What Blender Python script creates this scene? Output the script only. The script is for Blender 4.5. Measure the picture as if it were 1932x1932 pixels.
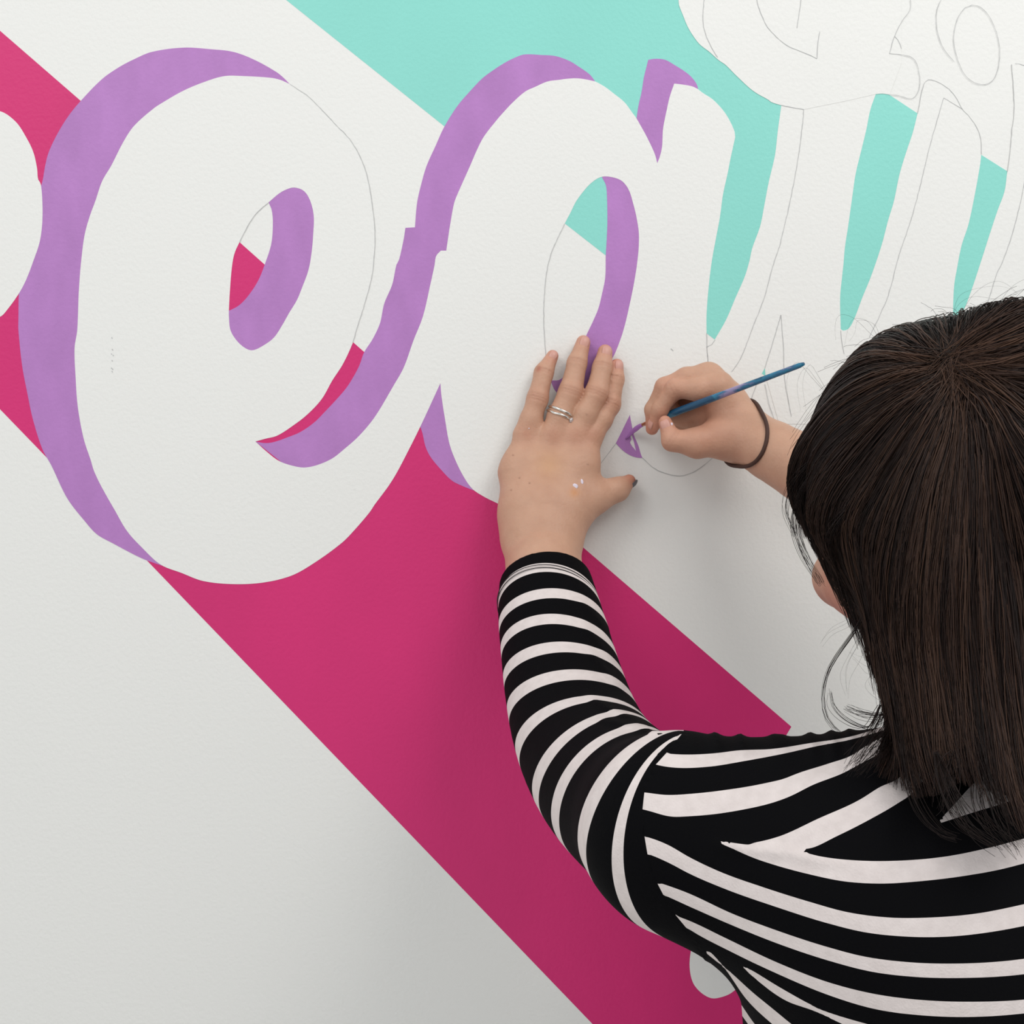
import bpy, bmesh, math, random
import numpy as np
from mathutils import Vector
random.seed(7)
rng = np.random.default_rng(7)
SC = bpy.context.scene
COL = SC.collection
for o in list(bpy.data.objects):
    bpy.data.objects.remove(o)

# ------------------------------------------------------------------ camera, world, lights, exposure
D = 1.05                      # camera to wall
ZC = 1.50                     # camera height
WID = 0.967                   # width of wall in view
S = WID / 1932.0              # metres per picture unit on the wall
cam = bpy.data.cameras.new('camera')
cam.sensor_width = 36.0
cam.lens = 36.0 * D / WID
cam.clip_start = 0.02
cam_o = bpy.data.objects.new('camera', cam)
COL.objects.link(cam_o)
cam_o.location = (0, -D, ZC)
cam_o.rotation_euler = (math.pi / 2, 0, 0)
SC.camera = cam_o
w = bpy.data.worlds.new('world')
SC.world = w
w.use_nodes = True
w.node_tree.nodes['Background'].inputs[0].default_value = (0.95, 0.98, 1.0, 1)
w.node_tree.nodes['Background'].inputs[1].default_value = 0.735
SC.view_settings.view_transform = 'Standard'
SC.view_settings.look = 'None'
SC.view_settings.gamma = 1.0
SC.view_settings.use_curve_mapping = False
SC.view_settings.exposure = 0.0


def area(name, loc, target, size, power, col=(1, 1, 1), sy=None):
    l = bpy.data.lights.new(name, 'AREA')
    l.energy = power
    l.color = col
    l.shape = 'RECTANGLE'
    l.size = size
    l.size_y = sy or size
    o = bpy.data.objects.new(name, l)
    COL.objects.link(o)
    o.location = loc
    o.rotation_euler = (Vector(target) - Vector(loc)).to_track_quat('-Z', 'Y').to_euler()
    return o


area('ceiling_lamp', (1.0, -1.35, 2.95), (0.1, 0.0, 1.3), 0.9, 15, (1.0, 0.975, 0.94), 0.9)
area('ceiling_lamp', (-1.1, -1.7, 2.95), (0.0, 0.0, 1.2), 0.9, 12, (1.0, 0.985, 0.96), 0.9)


# ------------------------------------------------------------------ helpers
def P(px, py, d=0.0):
    """world point at picture position px,py, d metres in front of the wall"""
    k = (D - d) / D
    return np.array([(px - 966.0) * S * k, -d, ZC - (py - 966.0) * S * k])


def proj(V):
    k = (D + V[:, 1]) / D
    return 966.0 + V[:, 0] / (S * k), 966.0 - (V[:, 2] - ZC) / (S * k)


def new_mesh(name, V, F):
    """V (n,3) F (m,3|4) numpy"""
    me = bpy.data.meshes.new(name)
    V = np.asarray(V, np.float32)
    F = np.asarray(F, np.int32)
    n, k = F.shape
    me.vertices.add(len(V))
    me.vertices.foreach_set('co', V.ravel())
    me.loops.add(n * k)
    me.loops.foreach_set('vertex_index', F.ravel())
    me.polygons.add(n)
    me.polygons.foreach_set('loop_start', np.arange(0, n * k, k, dtype=np.int32))
    me.polygons.foreach_set('use_smooth', np.ones(n, dtype=bool))
    me.update(calc_edges=True)
    return me


def link(name, me, mat, parent=None, label=None, kind=None):
    o = bpy.data.objects.new(name, me)
    COL.objects.link(o)
    if mat is not None:
        me.materials.clear()
        me.materials.append(mat)
    if parent is not None:
        o.parent = parent
        bpy.context.view_layer.update()
        o.matrix_parent_inverse = parent.matrix_world.inverted()
    if label:
        o['label'] = label
    if kind:
        o['kind'] = kind
    return o


def empty(name, loc, label, cat):
    o = bpy.data.objects.new(name, None)
    COL.objects.link(o)
    o.location = loc
    o.empty_display_size = 0.05
    o['label'] = label
    o['category'] = cat
    bpy.context.view_layer.update()
    return o


def attr_f(me, name, arr):
    a = me.attributes.new(name, 'FLOAT', 'POINT')
    a.data.foreach_set('value', np.asarray(arr, np.float32))


def attr_c(me, name, arr):
    a = me.attributes.new(name, 'FLOAT_COLOR', 'POINT')
    c = np.ones((len(arr), 4), np.float32)
    c[:, :3] = arr
    a.data.foreach_set('color', c.ravel())


def catmull(pts, n, closed=False):
    """resample a polyline with n samples, uniform in chord length, smooth"""
    p = np.asarray(pts, float)
    if closed:
        p = np.vstack([p, p[:1]])
    seg = np.linalg.norm(np.diff(p, axis=0), axis=1)
    t = np.concatenate([[0], np.cumsum(seg)])
    q = np.linspace(0, t[-1], n, endpoint=not closed)
    m = np.zeros_like(p)
    if closed:
        ext = np.vstack([p[-2], p, p[1]])
        te = np.concatenate([[t[0] - seg[-1]], t, [t[-1] + seg[0]]])
    else:
        ext = np.vstack([2 * p[0] - p[1], p, 2 * p[-1] - p[-2]])
        te = np.concatenate([[-seg[0]], t, [t[-1] + seg[-1]]])
    m = (ext[2:] - ext[:-2]) / (te[2:] - te[:-2])[:, None]
    i = np.clip(np.searchsorted(t, q, side='right') - 1, 0, len(p) - 2)
    h = seg[i]
    u = ((q - t[i]) / h)[:, None]
    h = h[:, None]
    return ((2 * u**3 - 3 * u**2 + 1) * p[i] + (u**3 - 2 * u**2 + u) * h * m[i]
            + (-2 * u**3 + 3 * u**2) * p[i + 1] + (u**3 - u**2) * h * m[i + 1])


# ------------------------------------------------------------------ materials
def mat_new(name):
    m = bpy.data.materials.new(name)
    m.use_nodes = True
    nt = m.node_tree
    b = nt.nodes['Principled BSDF']
    return m, nt, b


def bump(nt, b, scale, strength, dist=0.001, detail=3.0):
    tc = nt.nodes.new('ShaderNodeTexCoord')
    n = nt.nodes.new('ShaderNodeTexNoise')
    n.inputs['Scale'].default_value = scale
    n.inputs['Detail'].default_value = detail
    bp = nt.nodes.new('ShaderNodeBump')
    bp.inputs['Strength'].default_value = strength
    bp.inputs['Distance'].default_value = dist
    nt.links.new(tc.outputs['Object'], n.inputs['Vector'])
    nt.links.new(n.outputs['Fac'], bp.inputs['Height'])
    nt.links.new(bp.outputs['Normal'], b.inputs['Normal'])
    return tc, n


def paint_mat(name, c, rough=0.55, var=0.04, vscale=9.0, bs=0.25, spec=0.3):
    m, nt, b = mat_new(name)
    b.inputs['Roughness'].default_value = rough
    b.inputs['Specular IOR Level'].default_value = spec
    tc, n = bump(nt, b, 260.0, bs, 0.0012)
    n2 = nt.nodes.new('ShaderNodeTexNoise')
    n2.inputs['Scale'].default_value = vscale
    n2.inputs['Detail'].default_value = 4
    mp = nt.nodes.new('ShaderNodeMapping')
    mp.inputs['Scale'].default_value = (1.6, 1.0, 0.8)
    mp.inputs['Rotation'].default_value = (0, 0.6, 0)
    nt.links.new(tc.outputs['Object'], mp.inputs['Vector'])
    nt.links.new(mp.outputs['Vector'], n2.inputs['Vector'])
    r = nt.nodes.new('ShaderNodeValToRGB')
    r.color_ramp.elements[0].position = 0.35
    r.color_ramp.elements[1].position = 0.7
    c = np.array(c)
    r.color_ramp.elements[0].color = (*(c * (1 - var)), 1)
    r.color_ramp.elements[1].color = (*np.minimum(c * (1 + var), 1), 1)
    nt.links.new(n2.outputs['Fac'], r.inputs['Fac'])
    nt.links.new(r.outputs['Color'], b.inputs['Base Color'])
    return m


def plain(name, c, rough=0.5, metal=0.0, bs=0.0, bscale=200):
    m, nt, b = mat_new(name)
    b.inputs['Base Color'].default_value = (*c, 1)
    b.inputs['Roughness'].default_value = rough
    b.inputs['Metallic'].default_value = metal
    if bs:
        bump(nt, b, bscale, bs)
    return m


def lin(r, g, b):
    f = lambda v: (v / 255.0 / 12.92) if v / 255.0 <= 0.04045 else ((v / 255.0 + 0.055) / 1.055) ** 2.4
    return (f(r), f(g), f(b))


M_WALL = paint_mat('white_wall_paint', (0.81, 0.805, 0.778), 0.6, 0.006, 2.0, 0.35)
M_LET = M_WALL
M_MAG = paint_mat('magenta_paint', (0.635, 0.024, 0.165), 0.5, 0.04, 6.0, 0.3, 0.35)
M_PUR = paint_mat('purple_paint', (0.455, 0.208, 0.52), 0.5, 0.06, 22.0, 0.3)
M_TUR = paint_mat('turquoise_paint', (0.265, 0.68, 0.60), 0.5, 0.02, 6.0, 0.3)
M_PENCIL = plain('pencil_graphite', (0.46, 0.46, 0.46), 0.7)
M_FLOOR = paint_mat('floor_concrete', (0.70, 0.69, 0.66), 0.6, 0.1, 4.0, 0.2)


# ------------------------------------------------------------------ flat painted shapes on the wall
def outline(pts, step=5.0):
    """pts: (x,y) smooth, (x,y,1) corner -> dense closed outline"""
    n = len(pts)
    ci = [i for i in range(n) if len(pts[i]) > 2]
    if not ci:
        p = np.array([q[:2] for q in pts], float)
        L = np.linalg.norm(np.diff(np.vstack([p, p[:1]]), axis=0), axis=1).sum()
        return catmull(p, max(8, int(L / step)), True)
    out = []
    for a, i in enumerate(ci):
        j = ci[(a + 1) % len(ci)]
        if j <= i:
            j += n
        p = np.array([pts[k % n][:2] for k in range(i, j + 1)], float)
        L = np.linalg.norm(np.diff(p, axis=0), axis=1).sum()
        if len(p) == 2:
            out.append(p[:1])
        else:
            out.append(catmull(p, max(4, int(L / step)))[:-1])
    return np.vstack(out)


def paint_shape(name, loops, layer, mat, parent, label=None):
    """a film of paint: outline(s) filled, lying proud of the plaster"""
    bm = bmesh.new()
    t = 0.00012 * layer
    for lp in loops:
        pp = outline(lp)
        # drop near-duplicate points
        keep = [pp[0]]
        for q in pp[1:]:
            if np.hypot(*(q - keep[-1])) > 0.4:
                keep.append(q)
        if np.hypot(*(keep[0] - keep[-1])) < 0.4:
            keep.pop()
        vs = [bm.verts.new(((x - 966) * S, 0.0, ZC - (y - 966) * S)) for x, y in keep]
        for i in range(len(vs)):
            bm.edges.new((vs[i], vs[(i + 1) % len(vs)]))
    bmesh.ops.triangle_fill(bm, use_beauty=True, use_dissolve=False, edges=bm.edges[:])
    for f in bm.faces:
        f.normal_update()
        if f.normal.y > 0:
            f.normal_flip()
    for v in bm.verts:
        v.co.y = -t
    bnd = [e for e in bm.edges if len(e.link_faces) == 1]
    r = bmesh.ops.extrude_edge_only(bm, edges=bnd)
    for g in r['geom']:
        if isinstance(g, bmesh.types.BMVert):
            g.co.y = 0.0002
    bmesh.ops.recalc_face_normals(bm, faces=bm.faces[:])
    me = bpy.data.meshes.new(name)
    bm.to_mesh(me)
    bm.free()
    return link(name, me, mat, parent, label)


def pencil(name, lines, parent, wid=1.15, y=0.00068):
    """graphite line: thin ribbon of uneven width"""
    V, F = [], []
    for ln in lines:
        p = np.array(ln, float)
        L = np.linalg.norm(np.diff(p, axis=0), axis=1).sum()
        n = max(3, int(L / 6))
        q = catmull(p, n) if len(p) > 2 else np.linspace(p[0], p[1], n)
        q = q + rng.normal(0, 0.22, q.shape)
        tg = np.gradient(q, axis=0)
        tg /= np.linalg.norm(tg, axis=1)[:, None] + 1e-9
        nn = np.stack([-tg[:, 1], tg[:, 0]], 1)
        hw = wid * 0.5 * (0.55 + 0.45 * rng.random(n))[:, None]
        a, b = q + nn * hw, q - nn * hw
        o = len(V)
        for i in range(n):
            for r_ in (a, b):
                V.append(((r_[i, 0] - 966) * S, -y, ZC - (r_[i, 1] - 966) * S))
        for i in range(n - 1):
            F.append((o + 2 * i, o + 2 * i + 1, o + 2 * i + 3, o + 2 * i + 2))
    return link(name, new_mesh(name, V, F), M_PENCIL, parent)


def build_box(name, lo, hi, mat, **kw):
    x0, y0, z0 = lo
    x1, y1, z1 = hi
    V = [(x0, y0, z0), (x1, y0, z0), (x1, y1, z0), (x0, y1, z0), (x0, y0, z1), (x1, y0, z1), (x1, y1, z1), (x0, y1, z1)]
    F = [(0, 3, 2, 1), (4, 5, 6, 7), (0, 1, 5, 4), (1, 2, 6, 5), (2, 3, 7, 6), (3, 0, 4, 7)]
    me = new_mesh(name, V, F)
    me.polygons.foreach_set('use_smooth', np.zeros(6, dtype=bool))
    return link(name, me, mat, **kw)


WALL = build_box('wall_back', (-2.6, 0.0, 0.0), (2.6, 0.12, 3.0), M_WALL, kind='structure',
                 label='white painted wall carrying the half finished mural lettering')
build_box('floor', (-2.6, -3.2, -0.08), (2.6, 0.12, 0.0), M_FLOOR, kind='structure', label='plain pale floor below the mural wall')

# stripes (long cast shadows of the lettering)
paint_shape('magenta_stripe', [[(-70, -4, 1), (0, 58, 1), (152, 190, 1), (452, 457, 1), (498, 498, 1), (687, 664, 1), (1090, 1024, 1),
                                (1493, 1371, 1), (1452, 1440, 1), (1560, 1560, 1), (1900, 2230, 1), (1406, 2230, 1), (1118, 1932, 1), (700, 1497, 1),
                                (272, 1052, 1), (87, 862, 1), (0, 772, 1), (-70, 700, 1)]], 1, M_MAG, WALL,
            'wide magenta diagonal stripe falling to the lower right')
paint_shape('turquoise_stripe', [[(414, -100, 1), (540, 0, 1), (838, 238, 1), (1066, 422, 1), (1143, 482, 1), (1333, 629, 1), (1349, 641, 1),
                                  (1443, 709, 1), (1470, 730, 1), (2100, 730, 1), (2100, 455, 1), (1900, 323, 1), (1851, 292, 1), (1731, 214, 1),
                                  (1678, 179, 1), (1405, 0, 1), (1255, -100, 1)]], 1, M_TUR, WALL,
            'turquoise diagonal stripe across the top of the mural')

E_OUT = [(547, 159, 1), (529, 151), (510, 147), (463, 144), (423, 144), (380, 157), (343, 173), (310, 192), (290, 205), (253, 238), (233, 268),
         (210, 313), (193, 342), (180, 380), (170, 407), (160, 443), (153, 497), (149, 550), (146, 623), (141, 657), (143, 713), (147, 767),
         (158, 827), (172, 870), (177, 887), (190, 915), (217, 963), (240, 1002), (267, 1032), (303, 1065), (343, 1081), (383, 1096),
         (440, 1102), (497, 1099), (550, 1086), (593, 1062), (644, 1025), (667, 1002), (697, 967), (707, 952), (733, 917), (748, 893),
         (767, 857), (793, 805), (831, 723, 1), (832, 473, 1), (823, 483), (820, 500), (812, 537), (798, 597), (780, 643), (762, 693), (743, 727), (707, 787),
         (677, 823), (650, 847), (627, 865), (600, 877), (577, 882), (557, 880), (527, 870), (503, 852), (482, 833, 1), (500, 828),
         (523, 822), (553, 803), (580, 782), (607, 753), (627, 718), (647, 687), (666, 646), (673, 622), (690, 567), (702, 520), (707, 473),
         (707, 427), (702, 383), (693, 333), (680, 297), (660, 263), (635, 237), (610, 210), (583, 183), (567, 172)]
E_HOLE = [(555, 354), (573, 360), (585, 378), (592, 407), (591, 443), (588, 477), (582, 510), (570, 543), (560, 567), (546, 590), (533, 613), (517, 637),
          (497, 652), (477, 661), (463, 657), (447, 643), (435, 623), (432, 597), (432, 585), (434, 548), (437, 510), (442, 480), (452, 457),
          (467, 428), (482, 405), (507, 382), (527, 365), (542, 357)]
E_SH = [(547, 159, 1), (533, 145), (520, 135), (480, 113), (440, 98), (397, 93), (347, 90), (287, 98), (253, 112), (223, 128), (192, 150), (153, 190),
        (130, 218), (110, 250), (93, 285), (86, 310), (79, 347), (60, 400), (42, 500), (36, 553), (35, 600), (35, 623), (42, 690), (52, 743),
        (62, 790), (80, 847), (97, 878), (127, 940), (160, 983), (183, 1008), (213, 1025), (267, 1053), (305, 1067, 1), (330, 1060, 1),
        (240, 960, 1), (200, 850, 1), (190, 600, 1), (240, 380, 1), (340, 215, 1), (450, 165, 1)]
E_EYE_SH = [(507, 382, 1), (520, 340, 1), (580, 340, 1), (610, 400, 1), (600, 520, 1), (540, 650, 1), (470, 680, 1), (420, 620, 1), (420, 586, 1), (433, 586, 1),
            (450, 577), (467, 560), (487, 530), (500, 498), (512, 460), (515, 423), (513, 397)]
A_TOP = [(1123, 154), (1105, 150), (1087, 148), (1069, 149), (1054, 151), (1033, 154), (1010, 164), (991, 173), (968, 193), (950, 212), (937, 227),
         (913, 258), (900, 283), (887, 313), (863, 367), (857, 383), (850, 420), (842, 472)]
A_SH = [(1123, 154, 1), (1113, 141), (1092, 126), (1074, 115), (1048, 106), (1022, 104), (989, 103), (967, 111), (950, 120), (930, 133), (910, 148),
        (887, 172), (863, 200), (838, 240), (822, 275), (805, 313), (795, 347), (787, 383), (783, 429, 1), (765, 430, 1), (762, 450), (753, 490),
        (748, 500), (740, 537), (725, 573), (717, 610), (703, 640), (687, 665), (677, 692), (657, 727), (640, 748), (613, 777), (593, 797),
        (567, 815), (543, 825), (517, 834), (500, 836), (482, 833, 1), (560, 895, 1), (690, 850, 1), (800, 640, 1), (832, 500, 1), (850, 480, 1), (880, 380, 1), (950, 240, 1), (1070, 165, 1)]
A_OUT = ([(1123, 154, 1)] + A_TOP[1:-1] + [(842, 473, 1), (832, 473, 1), (831, 723, 1), (833, 747), (840, 793), (848, 837), (860, 870), (877, 903), (892, 923), (913, 937),
         (933, 947), (953, 956), (1000, 962), (1060, 945), (1100, 915), (1130, 879), (1162, 837, 1), (1188, 783, 1), (1195, 815), (1203, 843), (1212, 864, 1),
         (1235, 884), (1258, 894), (1283, 898), (1310, 890), (1340, 868, 1), (1344, 800), (1338, 720), (1334, 660), (1333, 629), (1333, 592), (1337, 541), (1343, 492), (1351, 448), (1358, 411),
         (1364, 367), (1373, 326), (1378, 300), (1387, 259, 1), (1385, 246), (1369, 215), (1346, 189), (1325, 175), (1316, 168), (1305, 163),
         (1289, 160), (1272, 158, 1), (1264, 181), (1258, 207), (1251, 243), (1249, 277), (1245, 295), (1240, 308, 1), (1235, 290), (1220, 258),
         (1209, 238), (1201, 224), (1193, 213), (1178, 193), (1157, 176), (1144, 166), (1131, 158)])
A_HOLE = [(1141, 333), (1161, 336), (1175, 343), (1187, 360), (1195, 386), (1200, 406), (1205, 437), (1205, 466), (1202, 497), (1196, 535),
          (1188, 574), (1179, 613), (1170, 642), (1157, 673), (1130, 715), (1095, 745), (1065, 750), (1048, 738), (1039, 718), (1033, 690),
          (1029, 660), (1026, 611), (1026, 580), (1028, 543), (1032, 510), (1038, 484), (1046, 463), (1065, 423), (1077, 400), (1087, 380),
          (1105, 356), (1116, 345), (1129, 336)]
A_EYE_SH = [(1136, 335, 1), (1143, 320, 1), (1190, 330, 1), (1220, 420, 1), (1215, 530, 1), (1185, 650, 1), (1130, 740, 1), (1060, 765, 1), (1030, 718, 1), (1039, 718, 1),
            (1057, 716), (1075, 695), (1095, 660), (1107, 631), (1118, 608), (1129, 582), (1136, 554), (1142, 523), (1143, 481), (1145, 445), (1146, 414), (1145, 367), (1143, 349)]
A_STEM_SH = [(1201, 223, 1), (1205, 197), (1210, 176), (1215, 145), (1219, 129), (1223, 113, 1), (1237, 111), (1255, 113), (1273, 123), (1292, 135), (1305, 146),
             (1315, 160), (1317, 169, 1), (1290, 175, 1), (1270, 200, 1), (1255, 300, 1), (1240, 315, 1), (1225, 290, 1)]
A_LOW_SH = [(831, 723, 1), (793, 805, 1), (797, 817), (803, 843), (813, 863), (833, 887), (853, 907), (873, 917), (893, 925, 1), (905, 915, 1), (870, 850, 1), (845, 760, 1)]
A_TICK = [(1188.5, 783, 1), (1191, 799), (1195, 819), (1204, 840), (1209, 857), (1212, 864, 1), (1200, 863), (1185, 857), (1173, 848), (1162, 836, 1)]
A_TICK_GAP = [(1192, 819, 1), (1189, 823), (1191, 829, 1), (1188, 833), (1191, 840), (1200, 851, 1), (1196, 834)]

le = paint_shape('letter', [E_OUT, E_HOLE], 3, M_LET, WALL, 'big white letter e with purple shading')
paint_shape('drop_shadow', [E_SH], 2, M_PUR, le, 'purple shading along the left of the e')
paint_shape('drop_shadow', [E_EYE_SH], 2, M_PUR, le, 'purple shading inside the eye of the e')
pencil('pencil_outline', [E_OUT[62:][3:] and [(p[0], p[1]) for p in [(547, 159), (567, 172), (583, 183), (610, 210), (635, 237), (660, 263), (680, 297), (693, 333), (702, 383),
                          (707, 427), (707, 473), (702, 520), (690, 567), (673, 622), (666, 646)]], [(507, 382), (482, 405), (467, 428), (452, 457)]], le)
la = paint_shape('letter', [A_OUT, A_HOLE], 3, M_LET, WALL, 'white letter a being shaded in purple under the hands')
paint_shape('drop_shadow', [A_SH], 2, M_PUR, la, 'purple shading along the left of the a down to the tail of the e')
paint_shape('drop_shadow', [A_EYE_SH], 2, M_PUR, la, 'purple shading inside the bowl of the a')
paint_shape('drop_shadow', [A_STEM_SH], 2, M_PUR, la, 'purple hook of shading at the top of the a stem')
paint_shape('drop_shadow', [A_LOW_SH], 2, M_PUR, la, 'thin purple wedge between e and a')
paint_shape('drop_shadow', [A_TICK, A_TICK_GAP], 4, M_PUR, la, 'wet purple patch being filled in at the brush tip')
pencil('pencil_outline', [[(1065, 423), (1046, 463), (1038, 484), (1032, 510), (1028, 543), (1026, 580), (1026, 611), (1029, 660), (1033, 700)],
                          [(1162, 837), (1130, 879), (1100, 915)], [(1212, 864), (1235, 884), (1258, 894), (1283, 898), (1310, 890), (1340, 868), (1370, 840)],
                          [(1333, 629), (1334, 660), (1338, 700)], [(1349, 641), (1342, 651), (1333, 655)]], la)
# letter at the left edge
LB = [(-120, 190, 1), (0, 210), (30, 230), (50, 260), (63, 287), (70, 317), (72, 338), (77, 347), (80, 377), (80, 420), (75, 457), (63, 493), (50, 527),
      (37, 552), (15, 583), (0, 598), (-120, 640, 1)]
paint_shape('letter', [LB], 3, M_LET, WALL, 'white rounded letter cut by the left edge')
# unpainted letters on the right
T1 = [(1474, 199), (1467, 250), (1462, 293), (1450, 345), (1442, 387), (1434, 427), (1419, 469), (1414, 492), (1405, 522), (1388, 561), (1370, 603), (1349, 640)]
T2L = [(1652, 178), (1642, 207), (1634, 246), (1626, 279), (1614, 329), (1608, 370), (1600, 427), (1594, 466), (1591, 500), (1589, 518), (1585, 561), (1586, 620)]
T2R = [(1731, 214), (1722, 250), (1709, 289), (1697, 329), (1686, 381), (1676, 414), (1663, 463), (1643, 522), (1627, 561), (1611, 603), (1601, 620), (1591, 624)]
T3L = [(1851, 292), (1849, 310), (1840, 361), (1827, 423), (1814, 463), (1805, 508), (1800, 538), (1798, 577), (1798, 600)]
T3R = [(1900, 325), (1895, 361), (1882, 397), (1869, 436), (1853, 486), (1836, 538), (1823, 574), (1815, 593), (1803, 640)]
c1 = lambda p: (p[0], p[1], 1)
U = ([c1(T1[0])] + T1[1:-1] + [(1349, 640, 1), (1342, 651), (1333, 655, 1), (1338, 720, 1), (1360, 790, 1), (1428, 728, 1), (1436, 707, 1), (1443, 708, 1), (1443, 694, 1), (1473, 640, 1), (1500, 820, 1), (1560, 800, 1), (1600, 690, 1), c1(T2L[-1])]
     + T2L[-2:0:-1] + [c1(T2L[0]), (1580, 185, 1), (1516, 190, 1)])
U = ([c1(T1[0])] + T1[1:-1] + [(1349, 640, 1), (1342, 651), (1333, 655, 1), (1338, 720, 1), (1400, 800, 1), (1436, 707, 1), (1443, 694, 1), (1444, 708, 1), (1470, 800, 1), (1560, 800, 1), (1600, 690, 1), c1(T2L[-1])]
     + T2L[-2:0:-1] + [c1(T2L[0]), (1580, 150, 1), (1516, 150, 1)])
lu = paint_shape('letter', [U], 3, M_LET, WALL, 'unpainted pencilled letter right of the a, between two turquoise slits')
pencil('pencil_outline', [[(1474, 199), (1516, 207)], [(1516, 207), (1514, 233), (1507, 290), (1499, 336), (1490, 383), (1479, 430), (1470, 466), (1457, 505), (1441, 564),
                           (1418, 623), (1398, 675), (1380, 702)], [(1473, 595), (1457, 649), (1443, 694)], [(1473, 595), (1478, 656), (1480, 714), (1493, 786)],
                          [(1443, 724), (1449, 755), (1460, 790)], [(1428, 722), (1420, 745), (1413, 766)], [(1586, 624), (1588, 645), (1592, 668)]], lu)
ARC = [(1740, 168), (1745, 155), (1752, 151), (1766, 154), (1781, 162), (1797, 176), (1807, 191), (1815, 206), (1828, 220), (1841, 238), (1849, 259), (1851, 277)]
L3 = ([c1(T2R[0])] + ARC + [c1(T3L[0])] + T3L[1:-1] + [c1(T3L[-1]), (1790, 760, 1), (1560, 760, 1), (1586, 621, 1)] + T2R[-1:0:-1])
l3 = paint_shape('letter', [L3], 3.5, M_LET, WALL, 'unpainted pencilled stem with arched top above the dark hair')
pencil('pencil_outline', [[T2R[0]] + ARC + [T3L[0]], [(1780, 185), (1766, 233), (1753, 279), (1740, 334), (1730, 373), (1718, 417), (1701, 466), (1693, 492), (1673, 564), (1640, 636)],
                          [(1780, 185), (1794, 193), (1815, 206)]], l3)
L4 = [(1908, 122, 1), (1911, 160), (1913, 207), (1909, 246), (1904, 298), (1900, 325), *T3R[1:-1], (1803, 640, 1), (1840, 760, 1), (2110, 760, 1), (2110, 124, 1)]
l4 = paint_shape('letter', [L4], 3.25, M_LET, WALL, 'unpainted pencilled letter cut by the right edge')
pencil('pencil_outline', [[(1908, 122), (1911, 160), (1913, 207), (1909, 246), (1904, 298), (1900, 325)], [(1915, 120), (1932, 124), (1960, 130)],
                          [(1936, 320), (1929, 362), (1921, 399), (1906, 453), (1889, 500), (1882, 512), (1863, 571)]], l4)
LU = [(1265, -90, 1), (1276, -30), (1280, 0), (1281, 10), (1288, 28), (1297, 50), (1307, 67), (1320, 84), (1338, 98), (1356, 114), (1369, 123), (1390, 144), (1421, 172),
      (1450, 189), (1455, 193), (1474, 199, 1), (1516, 207, 1), (1600, 190, 1), (1652, 178, 1), (1665, 177), (1678, 179, 1), (1700, 120, 1), (1700, -90, 1)]
l5 = paint_shape('letter', [LU], 5, M_LET, WALL, 'unpainted pencilled curl of lettering in the top right corner')
oval = [(1545, 40), (1600, 50), (1660, 100), (1695, 160), (1725, 230), (1750, 340), (1750, 440), (1735, 520), (1700, 590), (1640, 620), (1560, 600), (1500, 550), (1450, 450), (1420, 330),
        (1420, 240), (1450, 130), (1500, 60), (1545, 40)]
pencil('pencil_outline', [[(1328, 0), (1326, 39), (1330, 62), (1341, 88), (1354, 109)], [(1427, 0), (1434, 23), (1448, 52), (1473, 78), (1489, 89), (1512, 98), (1541, 111)],
                          [(1541, 111), (1543, 78), (1546, 60)], [(1511, 0), (1507, 30), (1503, 54)],
                          [(1678, 179), (1695, 181), (1719, 187), (1730, 178), (1735, 155), (1730, 124), (1723, 111), (1706, 105), (1678, 102)],
                          [(1678, 102), (1682, 85), (1691, 60), (1701, 41), (1717, 18), (1717, 0)], [(1688, 69), (1696, 80), (1700, 93)],
                          [(1432 + a / 3.864, b / 3.864) for a, b in oval],
                          [(1775, 0), (1767, 21), (1766, 47), (1771, 72), (1780, 93), (1799, 116)]], l5, y=0.0009)
BL = [(1312, 1761), (1304, 1791), (1301, 1823), (1307, 1853), (1322, 1872), (1342, 1883), (1361, 1881), (1381, 1872), (1425, 1830), (1430, 1760), (1370, 1710)]
paint_shape('letter', [BL], 3, M_LET, WALL, 'white rounded letter end on the magenta stripe beside the striped top')
# small scuffs on the plaster
sc_ = []
for (x, y) in [(212, 638), (213, 660), (211, 668), (214, 671), (212, 681), (211, 695), (213, 697), (212, 701), (1267, 659), (1269, 661)]:
    sc_.append([(x - 0.8, y - 1.2), (x + 0.8, y + 1.0)])
o_ = pencil('scuff_mark', sc_, WALL, 1.6)


# ------------------------------------------------------------------ signed distance modelling
class Prim:
    __slots__ = ('a', 'b', 'ra', 'rb', 'n', 'f', 'lo', 'hi')

    def __init__(s, a, b, ra, rb, n=None, f=1.0):
        s.a, s.b = np.asarray(a, np.float32), np.asarray(b, np.float32)
        s.ra, s.rb, s.f = ra, rb, f
        s.n = None if n is None else (np.asarray(n, np.float32) / np.linalg.norm(n)).astype(np.float32)
        m = max(ra, rb) * max(1.0, f)
        s.lo = np.minimum(s.a, s.b) - m
        s.hi = np.maximum(s.a, s.b) + m

    def d(s, p):
        ab = s.b - s.a
        l2 = float(ab @ ab) + 1e-12
        v = p - s.a
        t = np.clip((v @ ab) / l2, 0, 1)
        v = v - t[:, None] * ab
        if s.n is not None:
            q = v @ s.n
            v = v + ((1.0 / s.f - 1.0) * q)[:, None] * s.n
        r = np.sqrt(np.einsum('ij,ij->i', v, v)) - (s.ra + (s.rb - s.ra) * t)
        return r * min(1.0, s.f) if s.n is not None else r


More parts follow.
